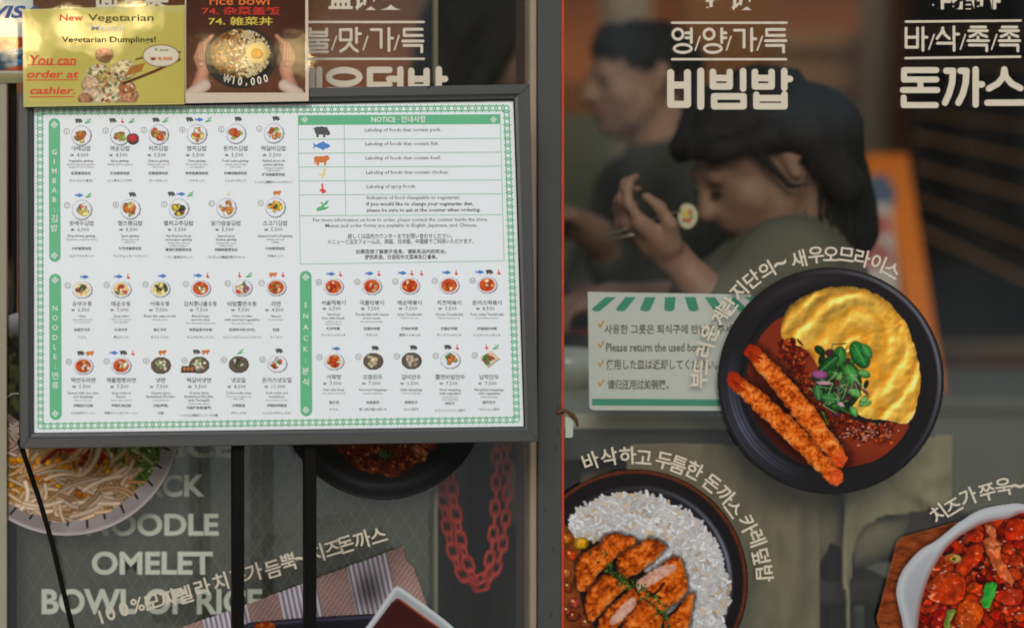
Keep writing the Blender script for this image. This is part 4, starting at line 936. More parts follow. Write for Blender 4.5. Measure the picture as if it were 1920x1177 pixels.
def pillbar(x0, y0, x1, y1, word, hang, name):
    p = PM(); r_ = (x1-x0)/2; n_ = 12; pts = []
    for i in range(n_+1): t = math.pi+math.pi*i/n_; pts.append((x0+r_+r_*math.cos(t), y0+r_+r_*math.sin(t)))
    for i in range(n_+1): t = math.pi*i/n_; pts.append((x0+r_+r_*math.cos(t)+1.2, y1-r_+r_*math.sin(t)))
    p.poly(pts); bar = sub(p.build(name, M_green, FM, ms, lift=0.0004))
    p = PM(); cx = (x0+x1)/2
    for cy in (y0+12, y1-12):
        for k_, w_ in ((6.2, 1.1), (3.0, 1.6)): p.stroke([(cx-k_, cy), (cx, cy-k_), (cx+k_, cy), (cx, cy+k_), (cx-k_, cy)], w_)
    L = y1-y0; chars = list(word)+[':']+list(hang); n_ = len(chars); y = y0+L*0.235; dy = L*0.53/(n_-1)
    for i, ch in enumerate(chars): p.ctext(ch, cx, y+i*dy, 15 if ch in hang else 13.5, 0.008, 2)
    sub(p.build('heading', M_white, FM, ms, lift=0.0008))
pillbar(91, 222, 112.5, 491, 'GIMBAB', '김밥', 'gimbap_bar'); pillbar(92, 513, 114.5, 787, 'NOODLE', '면류', 'noodle_bar'); pillbar(562, 507.5, 584, 780, 'SNACK', '분식', 'snack_bar')

# notice table
p = PM(); sl = -1.6/380
p.rect(558.5, 216.5, 938, 234.5, slope=sl*1.2); sub(p.build('notice_bar', M_green, FM, ms, lift=0.0004))
p = PM(); p.ctext('NOTICE · 안내사항', 747, 224, 13.5, 0.015, 2, maxw=102)
for cx in (571, 925):
    for k_, w_ in ((6.0, 1.0), (2.8, 1.6)): p.stroke([(cx-k_, 224.5), (cx, 224.5-k_), (cx+k_, 224.5), (cx, 224.5+k_), (cx-k_, 224.5)], w_)
sub(p.build('heading', M_white, FM, ms, lift=0.0008))
p = PM()
rows = [261.5, 287.5, 313.5, 339.5, 365.5, 404.5]
for i, y in enumerate(rows): p.stroke([(559+i*0.6, y), (939+i*0.9, y-2)], 1.3, cap=False)
p.stroke([(645, 234), (648, 403)], 1.3, cap=False); p.stroke([(559, 234), (563, 495)], 1.3, cap=False); p.stroke([(938, 232), (945, 489)], 1.3, cap=False); p.stroke([(563, 495), (945, 489)], 1.3, cap=False)
sub(p.build('table_rule', M_line, FM, ms, lift=0.0004))
p = PM(); pb = PM()
for y, t, x1 in ((244.5, 'Labeling of foods that contain pork.', 827), (270.5, 'Labeling of foods that contain fish.', 823), (297, 'Labeling of foods that contain beef.', 826), (324, 'Labeling of foods that contain chicken.', 841), (350.5, 'Labeling of spicy foods.', 780), (371.5, 'Indication of food changeable to vegetarian.', 863)):
    p.text(t, 684+(y-244)*0.03, y-4.2, x1, y+4.6, 0.004, 1, slope=-0.004)
pb.text('If you would like to change your vegetarian diet,', 687, 379, 887, 388, 0.016, 1, slope=-0.004); pb.text('please be sure to ask at the counter when ordering.', 688, 390.5, 901, 399.5, 0.016, 1, slope=-0.004)
p.text('For more information on how to order, please contact the counter inside the store.', 587, 409, 915, 418, 0.004, 1, slope=-0.004); p.text('Menus and order forms are available in English, Japanese, and Chinese.', 610, 419.5, 895, 428.5, 0.004, 1, slope=-0.004)
p.text('詳しくは店内カウンターまでお問い合わせください。', 652, 438, 848, 448, 0.008, 1, slope=-0.004); p.text('メニューと注文フォームは、英語、日本語、中国語でご利用いただけます。', 614, 448.5, 888, 458, 0.008, 1, slope=-0.004)
pb.text('如果您想了解更多信息，请联系店内的柜台。', 667, 467.5, 837, 476.5, 0.012, 1, slope=-0.004); pb.text('提供英语、日语和中文菜单及订餐单。', 684, 477.5, 820, 486.5, 0.012, 1, slope=-0.004)

# icons: small printed animals, chilli and leaf, drawn as outlines in a unit box
PIG = [(-1, -.55), (-.85, -.4), (-.6, -.55), (.1, -.62), (.45, -.5), (.6, -.62), (.68, -.4), (1, .1), (.95, .35), (.7, .4), (.45, .3), (.42, .62), (.2, .62), (.18, .3), (-.3, .3), (-.32, .62), (-.55, .62), (-.6, .3), (-.72, .1), (-.8, -.25), (-.95, -.4)]
FISH = [(-1, -.4), (-.65, -.1), (-.3, -.3), (.1, -.42), (.15, -.55), (.4, -.32), (.75, -.2), (1, .02), (.75, .24), (.3, .36), (.1, .55), (0, .36), (-.35, .26), (-.65, .08), (-1, .38), (-.88, 0)]
COW = [(-.85, -.45), (.3, -.45), (.5, -.62), (.6, -.5), (.8, -.62), (.82, -.4), (1, -.15), (.85, 0), (.7, 0), (.55, .25), (.5, .7), (.3, .7), (.26, .32), (-.35, .32), (-.4, .7), (-.65, .7), (-.7, .3), (-.85, .2), (-.8, .55), (-.95, .5), (-1, -.2)]
CHICK = [(-.6, -.1), (-.3, .1), (.05, .05), (.2, -.3), (.2, -.7), (.35, -.8), (.5, -.7), (.7, -.62), (.5, -.5), (.5, -.1), (.35, .35), (.1, .5), (.1, .8), (.25, .85), (-.05, .85), (-.02, .5), (-.3, .4), (-.5, .2)]
CHILI = [(-.1, -.9), (.1, -.7), (.15, -.3), (.05, 0), (.5, .3), (.6, .6), (.2, .75), (.0, .9), (-.2, .5), (-.6, .35), (-.35, .2), (-.1, -.2), (-.2, -.6)]
LEAF = [(-1, .5), (-.6, .2), (-.2, .1), (-.1, -.2), (-.5, -.5), (.05, -.45), (.1, -.1), (.4, -.6), (.9, -.8), (.6, -.2), (.15, .05), (.2, .25), (1, .1), (.5, .5), (-.2, .7), (-.8, .8)]
ICO = {'p': (PIG, 'pork_icon'), 'f': (FISH, 'fish_icon'), 'c': (COW, 'beef_icon'), 'k': (CHICK, 'chicken_icon'), 's': (CHILI, 'spicy_icon'), 'l': (LEAF, 'leaf_icon')}
M_ico = {'p': smat('icon_grey', (76, 78, 82)), 'f': smat('icon_blue', (70, 130, 200)), 'c': smat('icon_orange', (206, 118, 52)), 'k': smat('icon_yellow', (226, 212, 130)), 's': smat('icon_red', (214, 70, 64)), 'l': smat('icon_green', (90, 178, 122))}
def icon(k, x, y, s):
    q = PM(); q.poly([(x+a*s, y+b_*s) for a, b_ in ICO[k][0]]); sub(q.build(ICO[k][1], M_ico[k], FM, ms, lift=0.0004))
for k, y, s in (('p', 247.5, 16.5), ('f', 273.5, 16.5), ('c', 300, 15), ('k', 325, 12), ('s', 353.5, 11.5), ('l', 385.5, 13)): icon(k, 602.5+(y-247)*0.02, y, s)

# dishes: column x, picture y, icons, number, Korean, price, English lines, small print, Chinese, Japanese, picture style
items = []
def row(xs, yp, yn, ypr, ye, yc, yj, data, rx, ry):
    for x, d_ in zip(xs, data): items.append((x, yp-0.012*(x-330), yn, ypr, ye, yc, yj, d_, rx, ry))
row((152, 225, 297, 369, 442, 513), 252, 278, 290.5, 301.5, 325, 339, [
 ('pl', 1, '야채김밥', '4,000', ['Vegetable gimbap'], ['Stir-fried ham and vegetables', 'wrapped in rice and laver'], '蔬菜紫菜包饭', 'キンパ(のり巻き)', 'g1'), ('psl', 2, '매운김밥', '4,500', ['Spicy gimbap'], ['Gimbap with hot peppers'], '辣味紫菜包饭', 'ピリ辛キンパプチ', 'g2'),
 ('pl', 3, '치즈김밥', '5,500', ['Cheese gimbap'], ['Gimbap with a slice of', 'mild cheese'], '奶酪紫菜包饭', 'チーズキンパ', 'g3'), ('pfl', 4, '참치김밥', '5,500', ['Tuna gimbap'], ['Tuna mixed with mayo', 'and vegetables'], '金枪鱼紫菜包饭', 'ツナキンパ', 'g4'),
 ('p', 5, '돈까스김밥', '5,500', ['Pork cutlet gimbap'], ['Gimbap with a crispy', 'pork cutlet'], '炸猪排紫菜包饭', 'とんかつキンパ', 'g5'), ('p', 6, '떡갈비김밥', '5,500', ['Grilled short rib', 'patties gimbap'], ['Gimbap with grilled', 'patties inside'], '烤排骨紫菜包饭', 'トッカルビ(韓国式ハンバーグ)キンパ', 'g6')], 19, 19)
row((153, 244, 335, 424, 516), 391, 418, 430, 442, 466, 480, [
 ('fl', 7, '왕새우김밥', '6,000', ['King shrimp gimbap'], ['Gimbap with a large fried shrimp'], '大虾紫菜包饭', 'エビフライキンパ', 'g7'), ('p', 8, '햄스팸김밥', '5,500', ['Spam gimbap'], ['Gimbap with thick', 'grilled ham'], '午餐肉紫菜包饭', 'ランチョンミートキンパ', 'g8'),
 ('pfl', 9, '멸치고추김밥', '5,500', ['Stir-fried anchovy', 'and pepper gimbap'], ['Gimbap with anchovies', 'and green pepper'], '鳀鱼辣椒紫菜包饭', 'いりこ唐辛子キンパ', 'g9'), ('k', 10, '닭가슴살김밥', '5,500', ['Seared spicy', 'chicken gimbap'], ['Gimbap with a spicy', 'chicken breast'], '鸡胸肉紫菜包饭', 'プルダック(韓国式辛口チキン)', 'g10'),
 ('c', 11, '소고기김밥', '5,500', ['Sauteed beef roll gimbap'], ['Gimbap with beef', 'bulgogi'], '牛肉紫菜包饭', '牛肉キンパ', 'g11')], 19, 19)
row((154, 227, 300, 376, 454, 517.5), 541, 569, 580.5, 592, 618, 632, [
 ('f', 12, '유부우동', '6,500', ['Udon'], ['Udon with fried tofu', 'in a clear broth'], '油豆腐乌冬', 'うどん', 'u1'), ('fs', 13, '매운우동', '7,000', ['Spicy udon'], ['Udon in a hot broth', 'with vegetables'], '辣味乌冬', '辛口うどん', 'u2'),
 ('f', 14, '어묵우동', '7,500', ['Busan fish cake noodle'], ['Fish cake udon'], '鱼饼乌冬', 'おでんうどん', 'u3'), ('fs', 15, '김치콩나물우동', '7,500', ['Kimchi bean', 'sprouts udon'], ['Udon with kimchi and sprouts'], '泡菜豆芽乌冬面', 'キムチもやしうどん', 'u4'),
 ('sl', 16, '비빔쫄면우동', '7,500', ['Udon noodles', 'with assorted vegetables'], ['No soup, spicy sauce'], '蔬菜拌乌冬(冷/热)', 'ビビンバ(ジャンパンウドン)', 'u5'), ('cs', 17, '라면', '4,500', ['Ramen'], ['Korean ramen'], '拉面', 'ラーメン', 'u6')], 19, 16)
row((156, 227, 301, 373, 447, 519), 684, 712, 724, 736, 760, 774, [
 ('pc', 18, '떡만두라면', '5,500', ['Ramen with rice cake', 'and dumplings'], ['Ramen, rice cake'], '年糕饺子拉面', 'もち餃子ラーメン', 'r1'), ('fps', 19, '해물짬뽕라면', '7,500', ['Spicy seafood', 'Ramen'], ['Ramen with seafood'], '海鲜辣味拉面', '海鮮チャンポンラーメン', 'r2'),
 ('c', 20, '냉면', '7,500', ['Creamy Spicy', 'Buckwheat Noodles'], ['Cold buckwheat'], '冷面(荞麦)', '冷麺', 'r3'), ('pc', 21, '떡갈비냉면', '9,500', ['Creamy Spicy', 'Buckwheat Noodles', 'with Tteokgalbi'], ['Cold noodles, patties'], '冷面烤排骨(套餐)', 'トッカルビ(韓国式ハンバーグ)冷麺', 'r4'),
 ('l', 22, '냉모밀', '8,500', ['Cold noodle soba'], ['Cold soba in a light broth', 'with radish'], '冷荞麦面', 'ひやしそば', 'r5'), ('p', 23, '돈까스냉모밀', '11,000', ['Pork cutlet and', 'buckwheat'], ['Served with cold soba'], '炸猪排荞麦面', 'とんかつ冷やしそば', 'r6')], 19, 16)
row((625, 697, 768, 842, 913), 541, 567, 578, 589, 616, 628, [
 ('fs', 24, '서울떡볶이', '6,500', ['Stir-fried', 'Rice cake Snack'], ['with fish cake in', 'sweet hot sauce'], '辣炒年糕', 'チーズトッポッキ', 's1'), ('fs', 25, '국물라볶이', '7,500', ['Tteokbokki with ramen', 'in hot sauce'], ['Rice cake and noodles'], '拉面炒年糕', 'ラポッキ', 's2'),
 ('fss', 26, '매운떡볶이', '7,000', ['Spicy Tteokbokki'], ['Very hot rice cake'], '辣味炒年糕', '激辛トッポッキ', 's3'), ('fs', 27, '치즈떡볶이', '7,500', ['Cheese Tteokbokki'], ['Melted cheese on top'], '奶酪炒年糕', 'チーズトッポッキ', 's4'),
 ('fps', 28, '돈까스떡볶이', '8,500', ['Pork cutlet Tteokbokki'], ['Served with pork cutlet'], '炸猪排炒年糕', 'とんかつトッポッキ', 's1')], 19, 16)
row((626, 699, 771, 844, 917), 681, 706, 718, 730, 754, 767, [
 ('f', 29, '어묵탕', '7,000', ['Fish cake Soup'], ['Fish cakes in hot broth'], '鱼饼汤', 'おでん', 's5'), ('p', 30, '모듬만두', '7,000', ['Assorted dumplings'], ['Steamed dumplings'], '拼盘蒸饺', '蒸し餃子盛り合わせ', 's6'),
 ('p', 31, '갈비만두', '6,500', ['Galbi dumplings'], ['Pork rib dumplings'], '排骨饺子', 'カルビ餃子', 's7'), ('ps', 32, '쫄면비빔만두', '7,500', ['Fried dumpling', 'with vegetables'], ['Spicy sauce and', 'fresh vegetables'], '拌饺子', 'ビビンジャジャン餃子', 's8'), ('sl', 33, '납작만두', '7,500', ['Flat grilled dumplings', 'with vegetables'], ['Grilled dumplings'], '扁平饺子', 'ぺちゃんこ餃子', 's9')], 19, 16)
M_pho = vmat('printed_photo', rough=0.4, spec=0.3)
STY = dict(g=[(214, 126, 66), (226, 208, 130), (228, 226, 214), (150, 170, 80), (206, 96, 60)], u=[(232, 220, 170), (70, 110, 60), (210, 80, 60), (240, 236, 222), (200, 140, 60)], r=[(206, 96, 40), (230, 170, 90), (180, 60, 40), (236, 226, 206)], s=[(206, 80, 40), (222, 130, 70), (240, 214, 170), (186, 60, 36)])
r2 = random.Random(8)
for x, yp, yn, ypr, ye, yc, yj, (ic, no, kor, price, en, sm, cn, jp, sty), rx, ry in items:
    pk = PM(); n_ = len(ic); yi = yp-27+(3 if ry < 18 else 0)
    for i, k in enumerate(ic):
        s = {'p': 7.6, 'f': 8.2, 'c': 7.8, 'k': 6.5, 's': 6.2, 'l': 6.6}[k]; icon(k, x+(i-(n_-1)/2)*18+4, yi, s)
    pk.ring(x-rx-8, yp-8, 5.2, 5.2, 0.8, 14); pk.ctext(str(no), x-rx-8, yp-8, 7.5 if no < 10 else 6.4, 0, 1)
    pk.ctext(kor, x, yn+0.6, 10.2, 0.010, 1, maxw=62); pk.ctext(price, x+3, ypr, 10.0, 0.0, 1, wide=1.02); pk.ctext('₩', x-17-(3 if len(price) > 5 else 0), ypr+0.8, 7.0, 0.0, 1)
    y = ye
    for e_ in en: pk.ctext(e_, x, y, 6.6, 0.010, 1, maxw=70); y += 6.8
    for e_ in sm: pk.ctext(e_, x, y, 4.6, 0, 1, maxw=58); y += 4.8
    y = max(yc, y+3); pk.ctext(cn, x, y, 6.2, 0.014, 1); y += yj-yc; pk.ctext(jp, x, y, 5.8, 0.006, 1, maxw=70)
    sub(pk.build('dish_caption', M_ink, FM, ms, lift=0.0004))
    # the little photograph
    ww = 26 if sty not in ('g2', 'r4') else 36
    cv = Cv(x-ww, yp-23, x+ww, yp+23, 1.15); X, Y = cv.X, cv.Y
    q = np.hypot((X-x)/rx, (Y-yp)/ry); pal = STY[sty[0]]
    dark = sty in ('r3', 'r4', 's6', 's7', 'r5')
    rim = np.array((62, 60, 60) if dark else (150, 160, 184)); ins_ = np.array((96, 84, 72) if dark else (226, 230, 236))
    if sty == 's9':
        dd = poly_sd(X, Y, [(x-18, yp-4), (x+4, yp-18), (x+20, yp-2), (x-2, yp+15)]); cv.fill(cv.m(dd), (216, 196, 170), 1)
    else:
        cv.fill(cv.m((q-1)*min(rx, ry)), lerp(rim, ins_, np.clip((1-q)*7, 0, 1)), 1)
    if sty == 's7': cv.fill(cv.m((q-0.82)*ry), (84, 84, 88), 1)
    inm = ((q < 0.80) & (cv.p == 1)).astype(float) if sty != 's9' else (cv.p == 1).astype(float)
    if sty[0] in 'urs' and sty not in ('u5', 'r3', 'r4', 'r5', 'r6', 's6', 's7', 's8', 's9'):
        bc = {'u1': (232, 214, 160), 'u2': (230, 206, 150), 'u3': (226, 210, 140), 's5': (222, 206, 176)}.get(sty, (200, 84, 44)); cv.fill(np.clip((0.82-q)*12, 0, 1), np.array(bc)*(0.8+0.35*fbm(X, Y, 5, 3, no))[..., None], 1)
    rs = r2
    k_ = {'s6': [(228, 216, 180), (206, 196, 160)], 's7': [(206, 190, 170), (180, 166, 150)], 'r3': [(236, 230, 216), (222, 206, 170), (150, 176, 120)], 'r4': [(236, 230, 216), (222, 206, 170), (150, 176, 120)], 'r5': [(90, 80, 78), (220, 220, 220), (110, 150, 90), (60, 50, 50)], 'u5': [(216, 60, 50), (80, 150, 80), (232, 214, 170), (200, 120, 140)], 'r6': [(206, 120, 60), (220, 226, 220), (70, 130, 80), (200, 90, 60)], 's8': [(90, 150, 80), (214, 130, 70), (206, 160, 110), (220, 90, 60)], 's9': [(196, 90, 60), (214, 170, 120), (90, 140, 80)], 'u1': [(70, 110, 60), (220, 90, 70), (240, 230, 190), (60, 70, 60)], 'u3': [(80, 90, 60), (222, 206, 130), (60, 60, 50)], 'g9': [(90, 110, 120), (206, 130, 60), (60, 66, 70), (214, 190, 80)], 'g11': [(226, 120, 50), (60, 90, 50), (240, 200, 90), (230, 230, 220)], 'g10': [(240, 236, 230), (196, 130, 70), (214, 150, 80)]}.get(sty, pal)
    for i in range(11 if sty[0] == 'g' else 15):
        a = rs.uniform(0, 6.28); d_ = rs.uniform(0, 0.62); big_ = rs.uniform(4.5, 8) if sty[0] == 'g' else rs.uniform(3, 6)
        cv.ell(x+rx*d_*math.cos(a), yp+ry*d_*math.sin(a), big_, big_*rs.uniform(0.5, 0.9), rs.uniform(0, 180), rs.choice(k_), 1, 0.35, inm, 0.5)
        if sty[0] == 'g' and i % 3 == 0: cv.ell(x+rx*d_*math.cos(a), yp+ry*d_*math.sin(a), 2.2, 1.8, 0, rs.choice([(236, 200, 90), (90, 140, 70), (220, 80, 50)]), 1, 0.2, inm)
    if sty == 'g2': cv.ell(x+24, yp+7, 12, 10.5, 0, (78, 70, 74), 1, 0.1); cv.ell(x+24, yp+6, 8.6, 7, 0, (196, 56, 62), 1, 0.2)
    if sty == 'r4': cv.fill(cv.m(poly_sd(X, Y, [(x-33, yp+2), (x-8, yp+2), (x-6, yp+14), (x-35, yp+14)])), (64, 56, 54), 1); [cv.ell(x-27+7*i, yp+8, 3.4, 4.5, 10, (206, 120, 70), 1, 0.4) for i in range(3)]
    for o in cv.sheets([(1, 'dish_photo')], M_pho, FM, ms, lift=0.0004): sub(o)
sub(p.build('notice_lettering', M_ink, FM, ms, lift=0.0004)); sub(pb.build('notice_lettering', M_inkb, FM, ms, lift=0.0004))

# ------------------------------------------------------------------ laminated posters over the frame's top
FP = glass_map(-0.150)
M_lam = vmat('laminate', rough=0.4, coat=0.7, bump=0.06, bscale=6.0, spec=0.2)
M_film_edge = smat('laminate_edge', (206, 204, 190), rough=0.2, coat=0.6)
def flat(name, m, F, par, shapes, lift):
    q = PM(); shapes(q); return q.build(name, m, F, par, lift=lift)
yp_ = thing('laminated_poster', 'yellow laminated poster advertising vegetarian dumplings, curling over the menu top', 'poster', tuple(FP(195, 198)))
cv = Cv(49, 22, 345, 193, 1.2); X, Y = cv.X, cv.Y
cv.fill(np.ones_like(X), lerp((178, 168, 86), (190, 180, 102), fbm(X, Y, 90, 2, 1)), 1)
for x, y, a_, b_, g_, cc in ((196, 104, 17, 14, 0, (190, 128, 100)), (188, 100, 8, 9, 0, (206, 160, 120)), (205, 100, 8, 8, 0, (150, 90, 60)), (198, 112, 10, 7, 0, (120, 80, 50)), (194, 96, 8, 5, 0, (206, 90, 70)),
    (183, 140, 24, 19, -20, (216, 202, 164)), (172, 160, 20, 18, 0, (206, 176, 140)), (178, 182, 28, 18, 0, (214, 190, 160)), (205, 150, 26, 16, 25, (196, 168, 110)), (232, 132, 26, 19, -15, (226, 208, 164)), (214, 172, 30, 17, 20, (220, 202, 160)), (240, 180, 20, 16, 0, (206, 150, 120)), (200, 186, 26, 12, 0, (226, 214, 180)), (160, 186, 14, 12, 0, (176, 130, 100)), (238, 164, 16, 12, 0, (186, 120, 80))):
    cv.ell(x, y, a_, b_, g_, cc, 2, 0.28, tex=0.35)
for q in range(60): cv.ell(U(165, 250), U(120, 190), U(2, 6), U(1.5, 3), U(0, 180), rnd.choice([(120, 130, 60), (190, 120, 70), (232, 220, 190), (140, 80, 50), (96, 110, 60)]), None, 0.3, (cv.p == 2).astype(float))
for q in range(9): cv.strand([(236+q*3.5, 142-q*1.0), (242+q*3.4, 132-q*1.4), (245+q*3.2, 126-q*0.8)], 2.4, (176, 112, 50), 2, 0.3)
cv.strand([(232, 168-11), (290, 134), (336, 112)], 5.0, (96, 46, 26), 3, 0.4); cv.strand([(255, 112), (300, 100), (338, 98)], 3.0, (110, 60, 34), 3, 0.4)
cv.ell(302, 105, 35, 21, 0, (120, 84, 50), 4, 0.0); cv.ell(302, 105, 33.4, 19.6, 0, (216, 210, 190), 4, 0.05)
def curlP(x, y, l=0.0):
    p_ = FP(x, y, l); return p_
cv.sheets([(1, 'sheet'), (2, 'dumpling_photo'), (3, 'chopstick_print'), (4, 'price_bubble')], M_lam, FP, yp_)
q = PM(); fr = [(42, 18), (347, 10), (346, 196), (44, 201)]; inn_ = [(49, 22.5), (344.5, 22.5), (344.5, 192.6), (49, 192.6)]
for i in range(4): q.add([fr[i], fr[(i+1) % 4], inn_[(i+1) % 4], inn_[i]], [(0, 1, 2, 3)])
q.build('laminate_margin', smat('laminate_yellow', (188, 180, 108), rough=0.4, coat=0.7, bump=0.06, bscale=6.0, spec=0.2), FP, yp_, lift=-0.0002)
M_red = smat('poster_red', (214, 74, 52), rough=0.5, spec=0.2); M_dk = smat('poster_olive', (84, 84, 40), rough=0.5, spec=0.2); M_bk = smat('poster_black', (40, 38, 26), rough=0.5, spec=0.2); M_wh = smat('poster_white', (220, 214, 196), rough=0.5, spec=0.2); M_or = smat('poster_orange', (216, 110, 50), rough=0.5, spec=0.2); M_yl = smat('poster_yellow', (206, 190, 80), rough=0.5, spec=0.2)
q = PM(); q.text('New', 112, 27, 156, 40, 0.02, 3); q.text('You can', 56, 104, 143, 123, 0.022, 3, shear=0.18); q.text('order at', 50, 132, 148, 147, 0.022, 3, shear=0.18); q.text('cashier.', 56, 163, 141, 177, 0.022, 3, shear=0.18)
for x0, x1, y in ((51, 141, 122), (48, 147, 150.5), (54, 140, 182)): q.stroke([(x0, y), (x1, y-0.5)], 1.6, cap=False)
q.build('red_lettering', M_red, FP, yp_, lift=0.0004)
flat('olive_lettering', M_dk, FP, yp_, lambda q: q.text('Vegetarian', 165, 27, 288, 44, 0.012, 3), 0.0004)
flat('white_lettering', M_wh, FP, yp_, lambda q: q.text('Menu!', 170, 47, 231, 58, 0.01, 3), 0.0004)
flat('black_lettering', M_bk, FP, yp_, lambda q: q.text('Vegetarian Dumplings!', 116, 69, 292, 83, 0.018, 3), 0.0004)
flat('bubble_lettering', M_or, FP, yp_, lambda q: (q.text('₩ 8,000', 281, 107, 323, 114, 0.016, 3)), 0.0008)
flat('bubble_lettering', smat('poster_green', (110, 140, 80)), FP, yp_, lambda q: (q.text('5 pcs', 290, 91, 315, 97, 0.01, 3)), 0.0008)

FP2 = glass_map(-0.147)
rp = thing('laminated_poster', 'brown laminated poster of hands holding a black rice bowl, white margin below', 'poster', tuple(FP2(462, 190)))
cv = Cv(349, -60, 573, 174, 1.2); X, Y = cv.X, cv.Y
cv.fill(np.ones_like(X), lerp((62, 30, 20), (92, 56, 42), np.clip((Y-20)/140, 0, 1))*(0.85+0.3*fbm(X, Y, 30, 3, 3))[..., None], 1)
for x0 in (372, 545):
    sg = 1 if x0 < 450 else -1
    sk = (196, 140, 116); hp_ = 3 if sg == 1 else 7; sp_ = 4 if sg == 1 else 8
    cv.strand([(x0-6*sg, 172), (x0+4*sg, 150), (x0+10*sg, 130), (x0+3*sg, 108), (x0+10*sg, 90)], 24, sk, hp_, 0.35); cv.strand([(x0+6*sg, 120), (x0+4*sg, 96), (x0+16*sg, 78)], 13, (206, 152, 130), hp_, 0.35)
    for i in range(3): cv.strand([(x0+(2+i*5)*sg, 112), (x0+(3+i*4)*sg, 90-i*4), (x0+(18+i*4)*sg, 76-i*4)], 9, (192, 136, 112), hp_, 0.45)
    cv.strand([(x0-14*sg, 176), (x0+12*sg, 160)], 22, (206, 186, 170), sp_, 0.2)
q_ = np.hypot((X-451)/67, (Y-108)/58); cv.fill(cv.m((q_-1)*58), lerp((24, 24, 22), (52, 50, 46), np.exp(-((q_-0.93)/0.03)**2)), 2)
fm = ((np.hypot((X-451)/57, (Y-101)/46)) < 1).astype(float)
for q in range(420):
    x, y = U(395, 455), U(55, 150); cv.ell(x, y, U(3, 7), U(2, 4), U(0, 180), rnd.choice([(176, 110, 50), (146, 84, 36), (196, 134, 64), (110, 60, 26), (120, 110, 50), (206, 150, 80)]), 5, 0.5, fm, 0.4)
for q in range(420):
    x, y = rnd.gauss(483, 18), U(55, 150); cv.ell(x, y, U(2.5, 5), U(1.5, 2.6), U(0, 180), rnd.choice([(226, 206, 160), (214, 192, 140), (232, 214, 176)]), 6, 0.3, fm)
cv.ell(483, 100, 22, 20, 0, (232, 206, 130), 6, 0.15, fm); cv.ell(482, 101, 12, 10, 0, (222, 160, 50), 6, 0.25, fm)
for i in range(2): cv.ell(395+i*0, 66+i*6, 3, 2, 0, (160, 90, 50), 5, 0.4, fm)
cv.sheets([(1, 'sheet'), (2, 'bowl'), (3, 'hand_print'), (7, 'hand_print'), (4, 'sleeve_print'), (8, 'sleeve_print'), (5, 'fried_topping'), (6, 'rice')], M_lam, FP2, rp)
q = PM(); fr = [(346.5, -70), (577.5, -70), (579, 190), (347.5, 194)]; inn_ = [(349, -60), (572.5, -60), (572.5, 173.5), (349, 173.5)]
for i in range(4): q.add([fr[i], fr[(i+1) % 4], inn_[(i+1) % 4], inn_[i]], [(0, 1, 2, 3)])
q.build('laminate_margin', smat('laminate_white', (206, 192, 172), rough=0.4, coat=0.7, bump=0.06, bscale=6.0, spec=0.2), FP2, rp, lift=-0.0002)
flat('orange_lettering', M_or, FP2, rp, lambda q: q.text('rice bowl', 393, -6, 505, 10, 0.012, 3), 0.0004)
flat('red_lettering', smat('poster_deep_red', (196, 52, 40), rough=0.5, spec=0.2), FP2, rp, lambda q: q.text('74. 杂菜盖饭', 379, 13, 525, 29, 0.016, 3), 0.0004)
flat('olive_lettering', M_yl, FP2, rp, lambda q: q.text('74. 雑菜丼', 391, 32, 511, 48, 0.012, 3), 0.0004)
def arcprice(q):
    s_ = '₩10,000'
    for i, ch in enumerate(s_):
        t = -0.62+1.24*i/(len(s_)-1); x = 458+40*math.sin(t)*1.7*0.62*1.55; q.rchar(ch, 426+72*i/(len(s_)-1), 148+11*math.cos(t*1.9)-5 if ch != ',' else 159, 20, -22*t, 0.025 if ch != '₩' else 0.0, 3, sx=0.8)
flat('price_lettering', M_wh, FP2, rp, arcprice, 0.0004)

# card sticker on the glass at the far left
FC = glass_map(-0.0122)
cs_ = thing('card_sticker', 'small payment card sticker with blue lettering at the left edge of the glass', 'sticker', tuple(FC(20, 156)))
cv = Cv(-60, -40, 62, 156, 1.4); X, Y = cv.X, cv.Y
cv.fill(np.ones_like(X), lerp((166, 176, 170), (196, 204, 198), np.clip((70-Y)/90, 0, 1)), 1)
cv.fill(np.clip((Y-69)/1.4, 0, 1)*np.clip((134-Y)/1.4, 0, 1), lerp((130, 44, 28), (150, 64, 36), fbm(X, Y, 20, 2, 1)), 1)
for x, y, a_, b_, g_, cc in ((10, 108, 34, 16, -12, (34, 84, 116)), (30, 98, 20, 6, -10, (110, 150, 176)), (-20, 124, 40, 10, 0, (24, 62, 92)), (30, 118, 20, 7, -8, (50, 104, 140)), (44, 92, 10, 4, -10, (160, 160, 140))): cv.ell(x, y, a_, b_, g_, cc, 1, 0.3, tex=0.4)
cv.fill(np.clip((Y-136)/2, 0, 1), lerp((150, 140, 100), (110, 110, 84), np.clip((Y-136)/20, 0, 1)), 1)
cv.sheets([(1, 'sheet')], M_lam, FC, cs_)
flat('lettering', smat('card_blue', (36, 70, 140), rough=0.3), FC, cs_, lambda q: q.text('VISA', -16, 11, 76, 35, 0.035, 3, shear=0.25), 0.0005)

# thin black cord from the menu frame's corner
b = MB(); pts = [FM(36, 826, 0.004)]+[FP(x, y) for x, y in ((52, 872), (75, 940), (98, 1018), (117, 1100), (136, 1178), (150, 1240), (160, 1300))]
b.tube(pts, 0.0036, 8); tag(b.build('cord', M_black, None, True), 'thin black cord slanting down from the lower left corner of the menu frame', 'cord')
